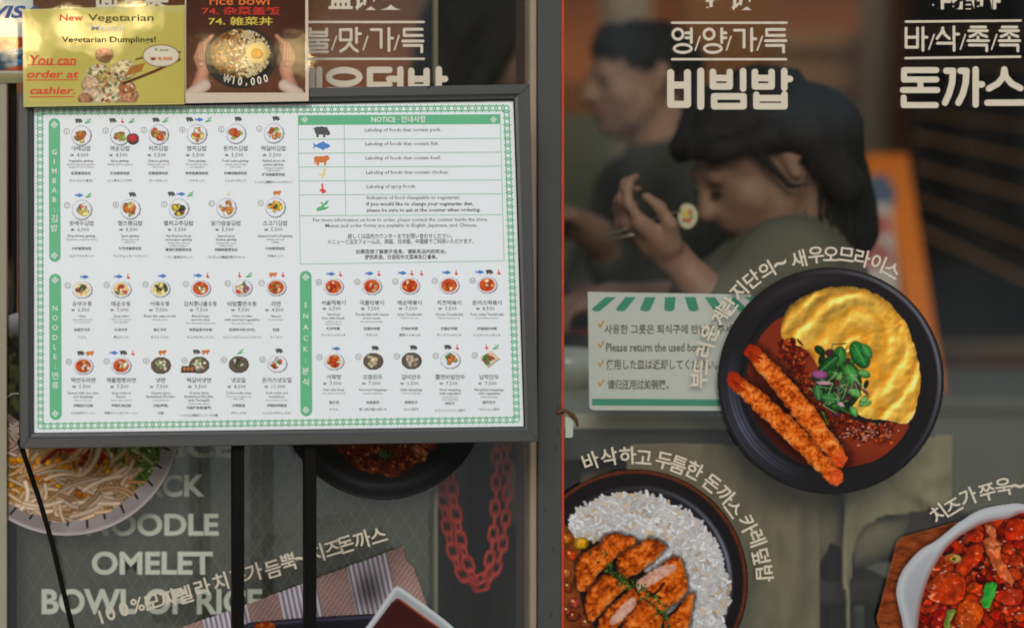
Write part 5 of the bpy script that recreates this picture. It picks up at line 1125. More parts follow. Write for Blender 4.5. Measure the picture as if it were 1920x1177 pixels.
# ------------------------------------------------------------------ paper notice inside the right pane
FN = glass_map(0.016)
nn = thing('notice_sheet', 'white notice with a green striped awning edge, asking for used bowls back', 'notice', tuple(FN(1230, 766)))
M_npaper = mat('notice_paper', (0.66, 0.67, 0.62), rough=0.5, noise=0.05, nscale=8, bump=0.05, bscale=6)
q = PM(); q.poly([(1102, 547), (1408, 552), (1412, 770), (1112, 768.5), (1105, 764)]); q.build('paper', M_npaper, FN, nn)
M_teal = smat('print_teal', (64, 152, 124), rough=0.45); M_nink = smat('notice_ink', (118, 110, 94), rough=0.5); M_tick = smat('tick_yellow', (206, 162, 60), rough=0.5)
q = PM()
for i in range(8):
    xt0 = 1134+i*39.2; xb0 = 1111+i*39.0+max(0, (i-3))*3.0+ (i*2.2); wt = 21-0.3*i; wb = 19
    x_t = 1144+i*38.0 if i < 4 else 1144+i*38.0; lean = (3.2-i)*8.2
    xt, xb = 1145+i*37.2, 1121+i*37.2+ (24-lean)
    xb = xt-lean
    pts = [(xt-10, 557), (xt+10, 557), (xb+9.5, 580)]
    for k in range(7): t_ = math.pi*k/6; pts.append((xb+9.5*math.cos(t_), 579+4.5*math.sin(t_)))
    pts.append((xb-9.5, 579)); q.poly(pts)
q.rect(1110, 747, 1408, 759.5, slope=0.006); q.build('green_print', M_teal, FN, nn, lift=0.0004)
q = PM()
for t_, x0, y0, x1, y1 in (('사용한 그릇은 퇴식구에 반납해 주세요.', 1133, 608, 1392, 626), ('Please return the used bowls.', 1136, 643, 1330, 659), ('使用した皿は返却してください。', 1136, 673, 1345, 693), ('请归还用过的碗筷。', 1139, 711, 1254, 730)):
    q.text(t_, x0, y0, x1, y1, 0.022, 2)
q.build('lettering', M_nink, FN, nn, lift=0.0004)
q = PM()
for y in (607, 645, 680, 717): q.stroke([(1122, y), (1125, y+6), (1131, y-5)], 3.0)
q.build('tick', M_tick, FN, nn, lift=0.0004)

FT = glass_map(-0.003)
q = PM(); q.poly([(1060, 779), (1071, 778), (1075, 783), (1074, 818), (1070, 820), (1060, 820)]); tag(q.build('tape_tab', smat('tape_white', (176, 190, 176), rough=0.4), FT), 'small whitish tape tab on the glass beside the orange seal', 'tape')
b = MB(); b.tube([G(1044, 774, -0.016), G(1053, 769, -0.014), G(1063, 771, -0.012), G(1073, 777, -0.010), G(1080, 787, -0.009), G(1083, 799, -0.008)], [0.0022, 0.003, 0.0034, 0.0034, 0.003, 0.0014], 8)
tag(b.build('twine', smat('brown_twine', (92, 62, 36), rough=0.8), None, True), 'short brown twine end sticking out over the orange seal', 'twine')

# ------------------------------------------------------------------ red plastic chains behind the left pane
M_red = smat('red_plastic', (212, 52, 36), rough=0.35)
YC = 0.12; kpx = S*(D+YC)/D
def link_mesh():
    b = MB(); n = 20; L, W_ = 0.0132, 0.0075; pts = []
    for i in range(n):
        t_ = 2*math.pi*i/n; x = W_*math.cos(t_); z = W_*math.sin(t_)+(L-W_ if math.sin(t_) > 0 else -(L-W_)) if abs(math.sin(t_)) > 0.02 else W_*math.sin(t_)
        pts.append(Vector((x, 0, z)))
    v = []; f = []; m_ = 8; r_ = 0.0021
    for i, p_ in enumerate(pts):
        d = (pts[(i+1) % n]-pts[i-1]).normalized(); a = d.cross(Vector((0, 1, 0))); 
        for k in range(m_):
            t_ = 2*math.pi*k/m_; v.append(p_+a*math.cos(t_)*r_+Vector((0, 1, 0))*math.sin(t_)*r_)
    for i in range(n):
        for k in range(m_):
            j = (i+1) % n; l = (k+1) % m_; f.append((i*m_+k, i*m_+l, j*m_+l, j*m_+k))
    me = bpy.data.meshes.new('link'); me.from_pydata([tuple(x) for x in v], [], f); me.materials.append(M_red)
    me.polygons.foreach_set('use_smooth', np.ones(len(f), dtype=bool)); return me
LM = link_mesh()
def chain(label, path, yoff, start=0):
    P = [G(x, y, YC+yoff) for x, y in path]
    t = thing('plastic_chain', label, 'chain', tuple(P[0]), 'red plastic chains hanging behind the left pane')
    # walk the path in equal steps
    step = 0.0202; cur = [P[0]]; seg = 0; pos = P[0].copy(); left = step
    for a, c_ in zip(P[:-1], P[1:]):
        d = (c_-a).length; s_ = left
        while s_ <= d: cur.append(a.lerp(c_, s_/d)); s_ += step
        left = s_-d
    for i, (a, c_) in enumerate(zip(cur[:-1], cur[1:])):
        o = bpy.data.objects.new('link', LM); C.objects.link(o); o.parent = t
        z = (c_-a).normalized(); x = z.cross(Vector((0, 1, 0))).normalized(); y = z.cross(x)
        turn = 0.25 if (i+start) % 2 == 0 else 1.3
        M_ = Matrix((x, y, z)).transposed() @ Matrix.Rotation(turn, 3, 'Z')
        o.location = (a+c_)/2-Vector(WLOC[t.name]); o.rotation_euler = M_.to_euler()
chain('red plastic chain forming the inner strand of the hanging loop', [(838, 760), (842, 850), (848, 920), (858, 985), (868, 1030), (884, 1075), (897, 1095), (908, 1080), (920, 1045), (926, 990), (930, 930), (931, 850), (931, 760)], 0.0, 0)
chain('red plastic chain forming the outer strand of the hanging loop', [(820, 760), (823, 850), (830, 930), (840, 1000), (850, 1040), (862, 1070), (880, 1096), (896, 1102), (912, 1098), (926, 1075), (940, 1040), (948, 980), (952, 920), (950, 850), (948, 760)], 0.016, 1)

# ------------------------------------------------------------------ furniture
M_table = smat('table_top', (196, 194, 170), rough=0.35, noise=0.04, nscale=6); M_tabdark = smat('table_edge', (84, 86, 80), rough=0.5)
zt = 0.725; ta = G(1020, 775, 0.15).x; tb = G(1592, 775, 0.2).x
tt = thing('dining_table', 'cream topped dining table against the window with a grey apron', 'table', ((ta+tb)/2, 0.45, 0))
b = MB(); b.box(ta, 0.145, zt-0.026, tb, 0.72, zt, 0.004); b.build('table_top', M_table, tt)
b = MB(); b.box(ta+0.004, 0.150, zt-0.075, tb-0.004, 0.715, zt-0.0265, 0.003); b.build('apron', M_tabdark, tt)
for x in (ta+0.05, tb-0.022):
    for y in (0.2, 0.66): b = MB(); b.box(x-0.02, y-0.02, 0.001, x+0.02, y+0.02, zt-0.0755, 0.003); b.build('leg', M_black, tt)
# dishes on the table
M_china = smat('white_china', (196, 198, 188), rough=0.2, coat=0.3); M_food = smat('red_stew_food', (150, 62, 40), rough=0.5, noise=0.35, nscale=90, bump=0.5, bscale=90)
def bowl(name, px, py, y, r, h, label, m, food=None):
    c_ = G(px, py, y); t = thing(name, label, name, (c_.x, y, zt+0.0006))
    b = MB(); b.lathe((c_.x, y, zt+0.0006), [(0.001, 0.0), (r*0.55, 0.0), (r*0.85, h*0.5), (r, h), (r*0.96, h), (r*0.8, h*0.5), (r*0.5, h*0.12), (0.001, h*0.1)], 28); b.build('shell', m, t, True)
    if food: b = MB(); b.lathe((c_.x, y, zt), [(r*0.88, h*0.78), (r*0.6, h*0.98), (r*0.3, h*1.04), (0.001, h*1.06)], 24); b.build('food', food, t, True)
bowl('bowl', 1062, 655, 0.42, 0.066, 0.062, 'white china bowl on the table next to the window mullion', M_china)
bowl('stew_pot', 1125, 640, 0.55, 0.10, 0.085, 'dark pot heaped with red food on the table', smat('pot_black', (46, 42, 40), rough=0.35), M_food)
bowl('plate', 1240, 655, 0.50, 0.11, 0.022, 'flat plate of reddish food in front of the seated woman', M_china, M_food)

def stool(name, label, x, y, zs, m, back=None):
    t = thing(name, label, 'chair', (x, y, 0)); 
    b = MB(); b.box(x-0.19, y-0.19, zs-0.04, x+0.19, y+0.19, zs, 0.012); b.build('seat', m, t)
    for sx in (-1, 1):
        for sy in (-1, 1): b = MB(); b.box(x+sx*0.165-0.0175, y+sy*0.165-0.0175, 0.001, x+sx*0.165+0.0175, y+sy*0.165+0.0175, zs-0.0405, 0.003); b.build('leg', M_black, t)
    if back:
        b = MB(); b.box(x+0.16, y-0.19, zs+0.16, x+0.185, y+0.19, zs+0.42, 0.01); b.build('backrest', m, t)
        for sy in (-1, 1): b = MB(); b.box(x+0.165, y+sy*0.165-0.012, zs+0.001, x+0.183, y+sy*0.165+0.012, zs+0.165, 0.003); b.build('back_post', M_black, t)
M_seat = smat('dark_seat', (48, 42, 38), rough=0.5)
HX = G(1490, 800, 0.34).x
stool('dining_chair', 'dark chair with thin black legs under the seated woman', HX-0.10, 0.36, 0.45, M_seat)
stool('dining_chair', 'dark chair under the man at the far side of the table', G(1215, 800, 1.05).x, 1.05, 0.45, M_seat)

M_bench = smat('grey_bench', (104, 106, 96), rough=0.6, noise=0.2, nscale=4)
bn = thing('bench', 'low grey boxed bench under the orange folding sign', 'bench', (G(1800, 720, 1.75).x, 1.75, 0))
zb_ = G(0, 722, 1.7).z-0.002; bx_ = G(1540, 720, 1.5).x
b = MB(); b.box(bx_, 1.50, zb_-0.03, bx_+1.5, 2.0, zb_, 0.004); b.build('seat', M_bench, bn)
b = MB(); b.box(bx_+0.02, 1.53, 0.001, bx_+1.48, 1.98, zb_-0.0305, 0.004); b.build('body', M_bench, bn)
# caution board: orange A-frame with a pale printed face
ca = thing('folding_sign', 'orange folding A-frame sign with a pale printed face behind the woman', 'sign', (G(1665, 600, 1.7).x, 1.7, 0))
M_or2 = smat('orange_plastic', (226, 120, 24), rough=0.4, noise=0.1, nscale=6); M_face = smat('sign_face', (196, 186, 176), rough=0.5)
Y0 = 1.7
def leaf(y_top, y_bot, nm):
    tl, tr, br_, bl = G(1634, 300, Y0), G(1694, 300, Y0), G(1704, 722, Y0), G(1586, 722, Y0)
    zb = G(0, 722, Y0).z
    def ex(a, c_): k_ = (a.z-zb)/(a.z-c_.z); return Vector((a.x+(c_.x-a.x)*k_, y_bot, zb))
    bl2, br2 = ex(tl, bl), ex(tr, br_); tl = Vector((tl.x, y_top, tl.z)); tr = Vector((tr.x, y_top, tr.z))
    b = MB(); th_ = Vector((0, 0.014, 0)); w_ = 0.055
    def bar(p0, p1, wa):
        d = (p1-p0).normalized(); n_ = Vector((d.z, 0, -d.x))*wa/2
        v = [p0-n_, p0+n_, p1+n_, p1-n_]; v += [x+th_ for x in v]; b.add(v, [(0, 1, 2, 3), (7, 6, 5, 4), (0, 4, 5, 1), (1, 5, 6, 2), (2, 6, 7, 3), (3, 7, 4, 0)])
    bar(tl+Vector((0.02, 0, 0)), bl2, w_); bar(tr-Vector((0.02, 0, 0)), br2, w_+0.01); bar(tl+Vector((-0.012, -0.0005, -0.03)), tr+Vector((0.012, -0.0005, -0.03)), 0.09)
    b.build(nm, M_or2, ca); return tl, tr, bl2, br2
tl, tr, bl2, br2 = leaf(Y0, Y0-0.10, 'front_leaf'); leaf(Y0+0.02, Y0+0.2, 'rear_leaf')
f_ = lambda a, c_, t_: a+(c_-a)*t_
p0, p1 = f_(tl, bl2, 0.10), f_(tr, br2, 0.10); p2, p3 = f_(tr, br2, 0.72), f_(tl, bl2, 0.72)
in_ = Vector((0, -0.010, 0))
mesh_obj('face_panel', [f_(p0, p1, -0.14)+in_, f_(p3, p2, -0.10)+in_, f_(p3, p2, 0.55)+in_, f_(p0, p1, 0.45)+in_], [(0, 1, 2, 3)], M_face, ca)
for u_, v_, r_, cc in ((0.12, 0.10, 0.045, (90, 104, 130)), (0.15, 0.32, 0.03, (190, 96, 90)), (0.1, 0.55, 0.04, (180, 110, 110))):
    a = f_(f_(p0, p1, u_), f_(p3, p2, u_), v_)+in_*1.3; b = MB(); b.add([(a.x+r_*math.cos(i*0.5236), a.y, a.z+r_*1.3*math.sin(i*0.5236)) for i in range(12)], [tuple(range(12))]); b.build('printed_mark', smat('sign_mark', cc), ca)

# ------------------------------------------------------------------ people at the table
M_skin = mat('skin', (0.30, 0.165, 0.11), rough=0.6, noise=0.16, nscale=14, bump=0.1, bscale=60); M_hair = mat('black_hair', (0.014, 0.012, 0.011), rough=0.75, noise=0.5, nscale=60, spec=0.25)
M_shirt = smat('olive_shirt', (96, 93, 76), rough=0.9, noise=0.1, nscale=18, bump=0.3, bscale=14); M_khaki = smat('khaki_cloth', (146, 138, 108), rough=0.9, noise=0.1, nscale=10, bump=0.35, bscale=12)
M_dshirt = smat('grey_shirt', (60, 60, 54), rough=0.9, noise=0.1, nscale=14, bump=0.2, bscale=14); M_bshirt = smat('black_top', (20, 20, 20), rough=0.9); M_lips = mat('lips', (0.36, 0.13, 0.11), rough=0.4)
M_eye = smat('eye_dark', (30, 24, 22), rough=0.2); M_rtop = smat('dark_red_top', (78, 26, 22), rough=0.9)
def c(a, b_, ra, rb, k=None): return ('c', tuple(a), tuple(b_), ra, rb) if k is None else ('c', tuple(a), tuple(b_), ra, rb, k)
def e(a, r_, rot=None): return ('e', tuple(a), r_, rot)
def rotY(deg):
    a = R(deg); return np.array([[math.cos(a), 0, math.sin(a)], [0, 1, 0], [-math.sin(a), 0, math.cos(a)]])
def head_prims(H, pitch, s=1.0, face=-1):
    """a head at H facing -x (face = -1); pitch > 0 bows the face down"""
    a = R(pitch)
    def P(x, y, z):  # local: x forward, y to the window, z up, metres
        x, z = x*s, z*s; xr = x*math.cos(a)+z*math.sin(a); zr = -x*math.sin(a)+z*math.cos(a)
        return (H.x+face*xr, H.y-y*s, H.z+zr)
    rot = rotY(pitch*-face)
    pr_ = [e(P(-0.012, 0, 0.03), (0.098*s, 0.078*s, 0.090*s), rot), e(P(0.035, 0, -0.035), (0.062*s, 0.060*s, 0.075*s), rot), c(P(0.045, 0.0, -0.095), P(0.068, 0, -0.092), 0.026*s, 0.022*s),
          c(P(0.03, 0.035, -0.075), P(-0.01, 0.055, -0.03), 0.022*s, 0.02*s), c(P(0.03, -0.035, -0.075), P(-0.01, -0.055, -0.03), 0.022*s, 0.02*s),
          c(P(0.094, 0, 0.012), P(0.112, 0, -0.025), 0.009*s, 0.0145*s, 0.01), c(P(0.098, 0.012, -0.028), P(0.098, -0.012, -0.028), 0.010*s, 0.010*s, 0.008), c(P(0.08, 0.03, 0.026), P(0.08, -0.03, 0.026), 0.014*s, 0.014*s),
          c(P(0.088, 0.012, -0.055), P(0.088, -0.012, -0.055), 0.011*s, 0.011*s, 0.01), c(P(0.06, 0.04, -0.02), P(0.055, 0.045, -0.03), 0.022*s, 0.02*s), c(P(0.06, -0.04, -0.02), P(0.055, -0.045, -0.03), 0.022*s, 0.02*s)]
    for sy in (1, -1):
        pr_ += [c(P(-0.014, sy*0.078, 0.022), P(-0.008, sy*0.080, -0.022), 0.013*s, 0.009*s, 0.006), c(P(-0.026, sy*0.086, 0.022), P(-0.022, sy*0.085, 0.0), 0.008*s, 0.007*s, 0.004), c(P(-0.008, sy*0.086, 0.034), P(-0.024, sy*0.087, 0.026), 0.006*s, 0.007*s, 0.004)]
    return pr_, P
def hand_prims(wr, dirv, side, s=1.0, curl=1.0, grip=None):
    """hand at wrist wr pointing along dirv; side = palm normal; fingers curl towards the palm"""
    d = Vector(dirv).normalized(); n_ = Vector(side); n_ = (n_-d*n_.dot(d)).normalized(); w_ = d.cross(n_)
    P = lambda a, b_, c_: Vector(wr)+(d*a+w_*b_+n_*c_)*s
    out = [c(P(0.0, 0, 0), P(0.03, 0, 0), 0.026*s, 0.028*s), c(P(0.02, -0.02, 0), P(0.078, -0.026, 0), 0.020*s, 0.015*s, 0.012), c(P(0.02, 0.018, 0), P(0.078, 0.028, 0), 0.020*s, 0.015*s, 0.012), c(P(0.03, 0, 0), P(0.082, 0, -0.002), 0.02*s, 0.016*s, 0.012)]
    for i, (b_, l1, l2, l3) in enumerate(((-0.030, 0.036, 0.024, 0.018), (-0.010, 0.041, 0.028, 0.020), (0.011, 0.038, 0.026, 0.019), (0.031, 0.030, 0.020, 0.016))):
        k_ = curl*(0.55+0.22*i); a1 = 0.5*k_; p0 = P(0.084-abs(b_)*0.15, b_, 0)
        q = p0; ang = a1
        for L, r0, r1 in ((l1, 0.0095, 0.0085), (l2, 0.0085, 0.0078), (l3, 0.0078, 0.0066)):
            nq = q+(d*math.cos(ang)+n_*math.sin(ang))*L*s; out.append(c(q, nq, r0*s, r1*s, 0.005)); q = nq; ang += 0.85*k_
    t0, t1, t2, t3 = P(0.018, -0.026, 0.006), P(0.045, -0.046, 0.022), P(0.075, -0.044, 0.034), P(0.098, -0.034, 0.038)
    out += [c(t0, t1, 0.016*s, 0.012*s, 0.012), c(t1, t2, 0.011*s, 0.010*s, 0.005), c(t2, t3, 0.010*s, 0.0078*s, 0.005)]
    return out

# --- woman nearest the window, eating gimbap
W_ = lambda px, py, y: G(px, py, y)
wo_ = thing('person', 'woman with black hair eating gimbap with chopsticks close behind the right pane', 'person', (HX, 0.36, 0.0))
H = W_(1422, 306, 0.33); hp, HP = head_prims(H, 32, 1.07)
neck0, neck1 = Vector(HP(-0.04, 0, -0.05)), W_(1462, 440, 0.35)
shN, shF = W_(1482, 496, 0.20), W_(1466, 496, 0.50); hip = Vector((HX, 0.36, 0.56)); chest = W_(1478, 560, 0.36)
elN = W_(1356, 582, 0.20); wrN = W_(1262, 482, 0.22)
elF, wrF = W_(1340, 560, 0.56), W_(1150, 560, 0.50)
sk = list(hp)+[c(neck0, neck1, 0.058, 0.066)]
sk += [c(neck1+Vector((0.01, 0, -0.05)), hip, 0.06, 0.12), c(shN, elN, 0.046, 0.038), c(elN, wrN, 0.040, 0.025), c(shF, elF, 0.046, 0.038), c(elF, wrF, 0.038, 0.026), c(shN, shF, 0.06, 0.06)]
kn = [Vector((HX-0.36, 0.27, 0.53)), Vector((HX-0.36, 0.46, 0.53))]; an = [Vector((HX-0.33, 0.27, 0.07)), Vector((HX-0.30, 0.46, 0.07))]
for sgn, k_, a_ in ((-1, kn[0], an[0]), (1, kn[1], an[1])):
    sk += [c(hip+Vector((0, sgn*0.09, -0.01)), k_, 0.075, 0.055), c(k_, a_, 0.052, 0.035), c(a_, a_+Vector((-0.13, 0, -0.035)), 0.032, 0.024)]
hd = (W_(1198, 430, 0.22)-wrN); sk += hand_prims(wrN+hd.normalized()*0.008, hd, Vector((0.55, 0.15, 0.75)), 1.0, 1.15)
sk += hand_prims(wrF, Vector((-1, -0.15, -0.1)), Vector((0, 0, -1)), 0.95, 0.6)
body('skin_body', sk, M_skin, wo_, 0.0052, 0.02)
body('shirt', [c(neck1+Vector((0.012, 0, -0.012)), chest, 0.072, 0.12), c(neck1+Vector((0.01, 0, -0.02)), shN, 0.064, 0.062), c(neck1+Vector((0.01, 0, -0.02)), shF, 0.064, 0.062), c(chest, hip+Vector((0.0, 0, 0.02)), 0.13, 0.15), c(shN, shF, 0.062, 0.062), c(shN, shN.lerp(elN, 0.93), 0.060, 0.056), c(shF, shF.lerp(elF, 0.95), 0.06, 0.056), c(W_(1420, 520, 0.3), W_(1340, 580, 0.4), 0.06, 0.08)], M_shirt, wo_, 0.009, 0.04)
tr_ = []
for sgn, k_, a_ in ((-1, kn[0], an[0]), (1, kn[1], an[1])):
    tr_ += [c(hip+Vector((0.02, sgn*0.085, -0.005)), k_, 0.098, 0.082), c(k_, a_+Vector((0.01, 0, 0.05)), 0.082, 0.088)]
body('trousers', tr_+[c(hip+Vector((0.03, -0.08, 0)), hip+Vector((0.03, 0.08, 0)), 0.115, 0.115)], M_khaki, wo_, 0.009, 0.03)
for a_ in an: body('shoe', [c(a_+Vector((0.02, 0, -0.022)), a_+Vector((-0.15, 0, -0.036)), 0.045, 0.032), e(a_+Vector((0.0, 0, 0.0)), (0.042, 0.042, 0.05))], M_black, wo_, 0.008, 0.02)
hr = [e(HP(-0.036, 0, 0.05), (0.108, 0.094, 0.094)), e(W_(1508, 250, 0.335), (0.068, 0.088, 0.076)), c(HP(-0.10, 0, 0.0), W_(1540, 420, 0.37), 0.078, 0.075), c(W_(1540, 400, 0.37), W_(1556, 520, 0.37), 0.076, 0.045), c(W_(1585, 320, 0.34), W_(1592, 430, 0.37), 0.03, 0.045)]
for sy in (1, -1):
    hr += [c(HP(0.01, sy*0.035, 0.118), HP(0.078, sy*0.03, 0.078), 0.030, 0.018), c(HP(0.082, sy*0.02, 0.082), HP(0.07, sy*0.062, 0.066), 0.016, 0.016), c(HP(0.07, sy*0.062, 0.066), HP(0.0, sy*0.09, 0.048), 0.018, 0.018), c(HP(0.0, sy*0.088, 0.05), HP(-0.05, sy*0.09, 0.01), 0.02, 0.022), c(HP(0.028, sy*0.083, 0.05), HP(0.016, sy*0.094, -0.03), 0.010, 0.005, 0.01), c(HP(0.016, sy*0.094, -0.03), HP(-0.012, sy*0.098, -0.045), 0.005, 0.003, 0.008), c(HP(-0.055, sy*0.078, 0.03), HP(-0.065, sy*0.08, -0.08), 0.034, 0.03)]
lk = MB(); r3 = random.Random(4)
crown = Vector(HP(-0.05, 0, 0.135))
for q in range(110):
    a_ = r3.uniform(1.9, 4.4); s_ = r3.uniform(0.75, 1.1); dx, dy = math.cos(a_), math.sin(a_); fwd = dx > 0.25
    L_ = r3.uniform(0.4, 0.9)*0.16; pts = [crown+Vector((r3.uniform(-0.02, 0.02), r3.uniform(-0.02, 0.02), 0.002))]
    for t_ in (0.3, 0.6, 0.85, 1.0): u_ = min(1, t_*1.3); pts.append(Vector(HP(-0.03+0.114*dx*u_*s_, 0.097*dy*u_*s_, 0.045+0.098*math.sqrt(max(0, 1-u_*u_))))-Vector((0, 0, L_*max(0, t_-0.55)*2.0)))
    w_ = r3.uniform(0.0012, 0.0035); lk.tube(pts, [w_, w_*1.2, w_*1.1, w_*0.8, w_*0.2], 5)
for q in range(60):
    x0, y0 = r3.uniform(1500, 1600), r3.uniform(300, 380); yy = r3.uniform(0.27, 0.40); w_ = r3.uniform(0.0015, 0.0035)
    lk.tube([W_(x0, y0, yy), W_(x0+r3.uniform(-10, 12), y0+70, yy), W_(x0+r3.uniform(-22, 20), y0+r3.uniform(110, 190), yy)], [w_, w_, w_*0.3], 5)
body('hair', hr, M_hair, wo_, 0.0055, 0.02, strand=0.003, locks=lk)
for sy in (0.028, -0.028): body('eye', [e(HP(0.094, sy*1.07, 0.002), (0.008, 0.014, 0.0045))], M_eye, wo_, 0.0022, 0.003)
body('lips', [c(HP(0.098, 0.014, -0.052), HP(0.098, -0.014, -0.052), 0.006, 0.006), c(HP(0.096, 0.011, -0.062), HP(0.096, -0.011, -0.062), 0.006, 0.006)], M_lips, wo_, 0.003, 0.004)
# chopsticks with a slice of gimbap
M_steel = smat('steel_chopstick', (150, 138, 118), rough=0.3, metal=0.6)
gp = W_(1289, 405, 0.205); hb = W_(1135, 441, 0.215)
for dz, label in ((0.006, 'upper metal chopstick in the woman\'s hand, gripping the gimbap slice'), (-0.010, 'lower metal chopstick in the woman\'s hand, under the gimbap slice')):
    b = MB(); b.tube([hb+Vector((0, 0, dz*0.4-0.004)), gp+Vector((-0.012, -0.004, dz*1.6))], [0.0032, 0.0019], 8); tag(b.build('chopstick', M_steel, None, True), label, 'chopstick', 'chopsticks of the woman')
gt = thing('gimbap_slice', 'round slice of gimbap held up by chopsticks in front of her face', 'food', tuple(gp))
def disc3(nm, cx_, cz_, rx_, rz_, y_, th_, m, n_=20, wob=0.0):
    b = MB(); v = []
    for s_ in (0, 1):
        for i in range(n_): t_ = 2*math.pi*i/n_; k_ = 1+wob*math.sin(3*t_+1); v.append((gp.x+cx_+rx_*k_*math.cos(t_), gp.y+y_+s_*th_, gp.z+cz_+rz_*k_*math.sin(t_)))
    f = [tuple(range(n_)), tuple(range(2*n_-1, n_-1, -1))]+[(i, n_+i, n_+(i+1) % n_, (i+1) % n_) for i in range(n_)]
    b.add(v, f); b.build(nm, m, gt)
disc3('laver', 0, 0, 0.0168, 0.0215, 0.0, 0.014, smat('laver_green', (30, 40, 26)))
disc3('rice', 0, 0, 0.0158, 0.0205, -0.001, 0.002, smat('gimbap_rice', (206, 196, 160), rough=0.6, noise=0.2, nscale=300), wob=0.02)
for x_, z_, rx_, rz_, cc in ((-0.004, 0.003, 0.0045, 0.006, (220, 190, 70)), (0.001, -0.007, 0.004, 0.004, (206, 96, 40)), (0.004, 0.006, 0.003, 0.005, (200, 110, 60)), (0.006, -0.002, 0.003, 0.004, (150, 160, 110)), (-0.006, -0.007, 0.003, 0.003, (150, 84, 50))): disc3('filling', x_, z_, rx_, rz_, -0.002, 0.001, smat('filling', cc), 12)

# --- man across the table, further in
ma = thing('person', 'man with short black hair sitting behind the woman, his face turned to the left', 'person', (G(1215, 800, 1.05).x, 1.05, 0))
Hm = W_(1196, 152, 1.05); hp, HP = head_prims(Hm, 6, 1.0); mx_ = G(1215, 800, 1.05).x
nk0, nk1 = Vector(HP(-0.03, 0, -0.07)), Hm+Vector((0.06, 0, -0.20)); hipm = Vector((mx_+0.02, 1.05, 0.57)); s1, s2 = nk1+Vector((0.02, -0.19, -0.05)), nk1+Vector((0.02, 0.19, -0.05))
el1, wr1 = s1+Vector((-0.16, -0.06, -0.27)), W_(1118, 440, 0.62); el2, wr2 = s2+Vector((-0.14, 0.02, -0.28)), W_(1110, 560, 0.95)
sk = hp+[c(nk0, nk1, 0.058, 0.066), c(nk1+Vector((0.01, 0, -0.06)), hipm, 0.06, 0.13), c(s1, s2, 0.065, 0.065), c(s1, el1, 0.05, 0.042), c(el1, wr1, 0.042, 0.028), c(s2, el2, 0.05, 0.042), c(el2, wr2, 0.042, 0.028)]
sk += hand_prims(wr1, Vector((-0.8, -0.25, 0.45)), Vector((0.2, 0.1, -1)), 1.08, 1.0)+hand_prims(wr2, Vector((-1, -0.1, -0.1)), Vector((0, 0, -1)), 1.05, 0.6)
knm = [Vector((mx_-0.40, 0.95, 0.53)), Vector((mx_-0.40, 1.16, 0.53))]; anm = [Vector((mx_-0.37, 0.95, 0.07)), Vector((mx_-0.37, 1.16, 0.07))]
for sgn, k_, a_ in ((-1, knm[0], anm[0]), (1, knm[1], anm[1])): sk += [c(hipm+Vector((0, sgn*0.09, -0.02)), k_, 0.075, 0.058), c(k_, a_, 0.055, 0.038), c(a_, a_+Vector((-0.15, 0, -0.033)), 0.034, 0.026)]
body('skin_body', sk, M_skin, ma, 0.0065, 0.022)
body('shirt', [c(nk0.lerp(nk1, 0.75), nk1, 0.066, 0.075), c(nk1, s1, 0.072, 0.08), c(nk1, s2, 0.072, 0.08), c(nk1+Vector((0.01, 0, -0.05)), hipm, 0.115, 0.17), c(s1, s2, 0.085, 0.085), c(s1, s1.lerp(el1, 1.0), 0.072, 0.062), c(el1, el1.lerp(wr1, 0.75), 0.06, 0.045), c(s2, el2, 0.072, 0.062), c(el2, el2.lerp(wr2, 0.75), 0.06, 0.045)], M_dshirt, ma, 0.010, 0.04)
body('trousers', sum([[c(hipm+Vector((0, sgn*0.09, -0.02)), k_, 0.10, 0.082), c(k_, a_+Vector((0, 0, 0.04)), 0.082, 0.07)] for sgn, k_, a_ in ((-1, knm[0], anm[0]), (1, knm[1], anm[1]))], []), M_bshirt, ma, 0.010, 0.03)
body('hair', [e(HP(-0.022, 0, 0.048), (0.104, 0.088, 0.082)), c(HP(-0.085, 0, 0.02), HP(-0.085, 0, -0.05), 0.055, 0.045), c(HP(-0.03, 0.062, 0.03), HP(-0.04, 0.066, -0.02), 0.026, 0.014), c(HP(-0.03, -0.062, 0.03), HP(-0.04, -0.066, -0.02), 0.026, 0.014), c(HP(0.05, 0, 0.10), HP(0.075, 0, 0.075), 0.03, 0.02)], M_hair, ma, 0.007, 0.02, strand=0.007)
for sy in (0.028, -0.028): body('eye', [e(HP(0.086, sy, 0.004), (0.008, 0.013, 0.005))], M_eye, ma, 0.003, 0.003)
body('lips', [c(HP(0.098, 0.014, -0.055), HP(0.098, -0.014, -0.055), 0.007, 0.007)], M_lips, ma, 0.003, 0.004)

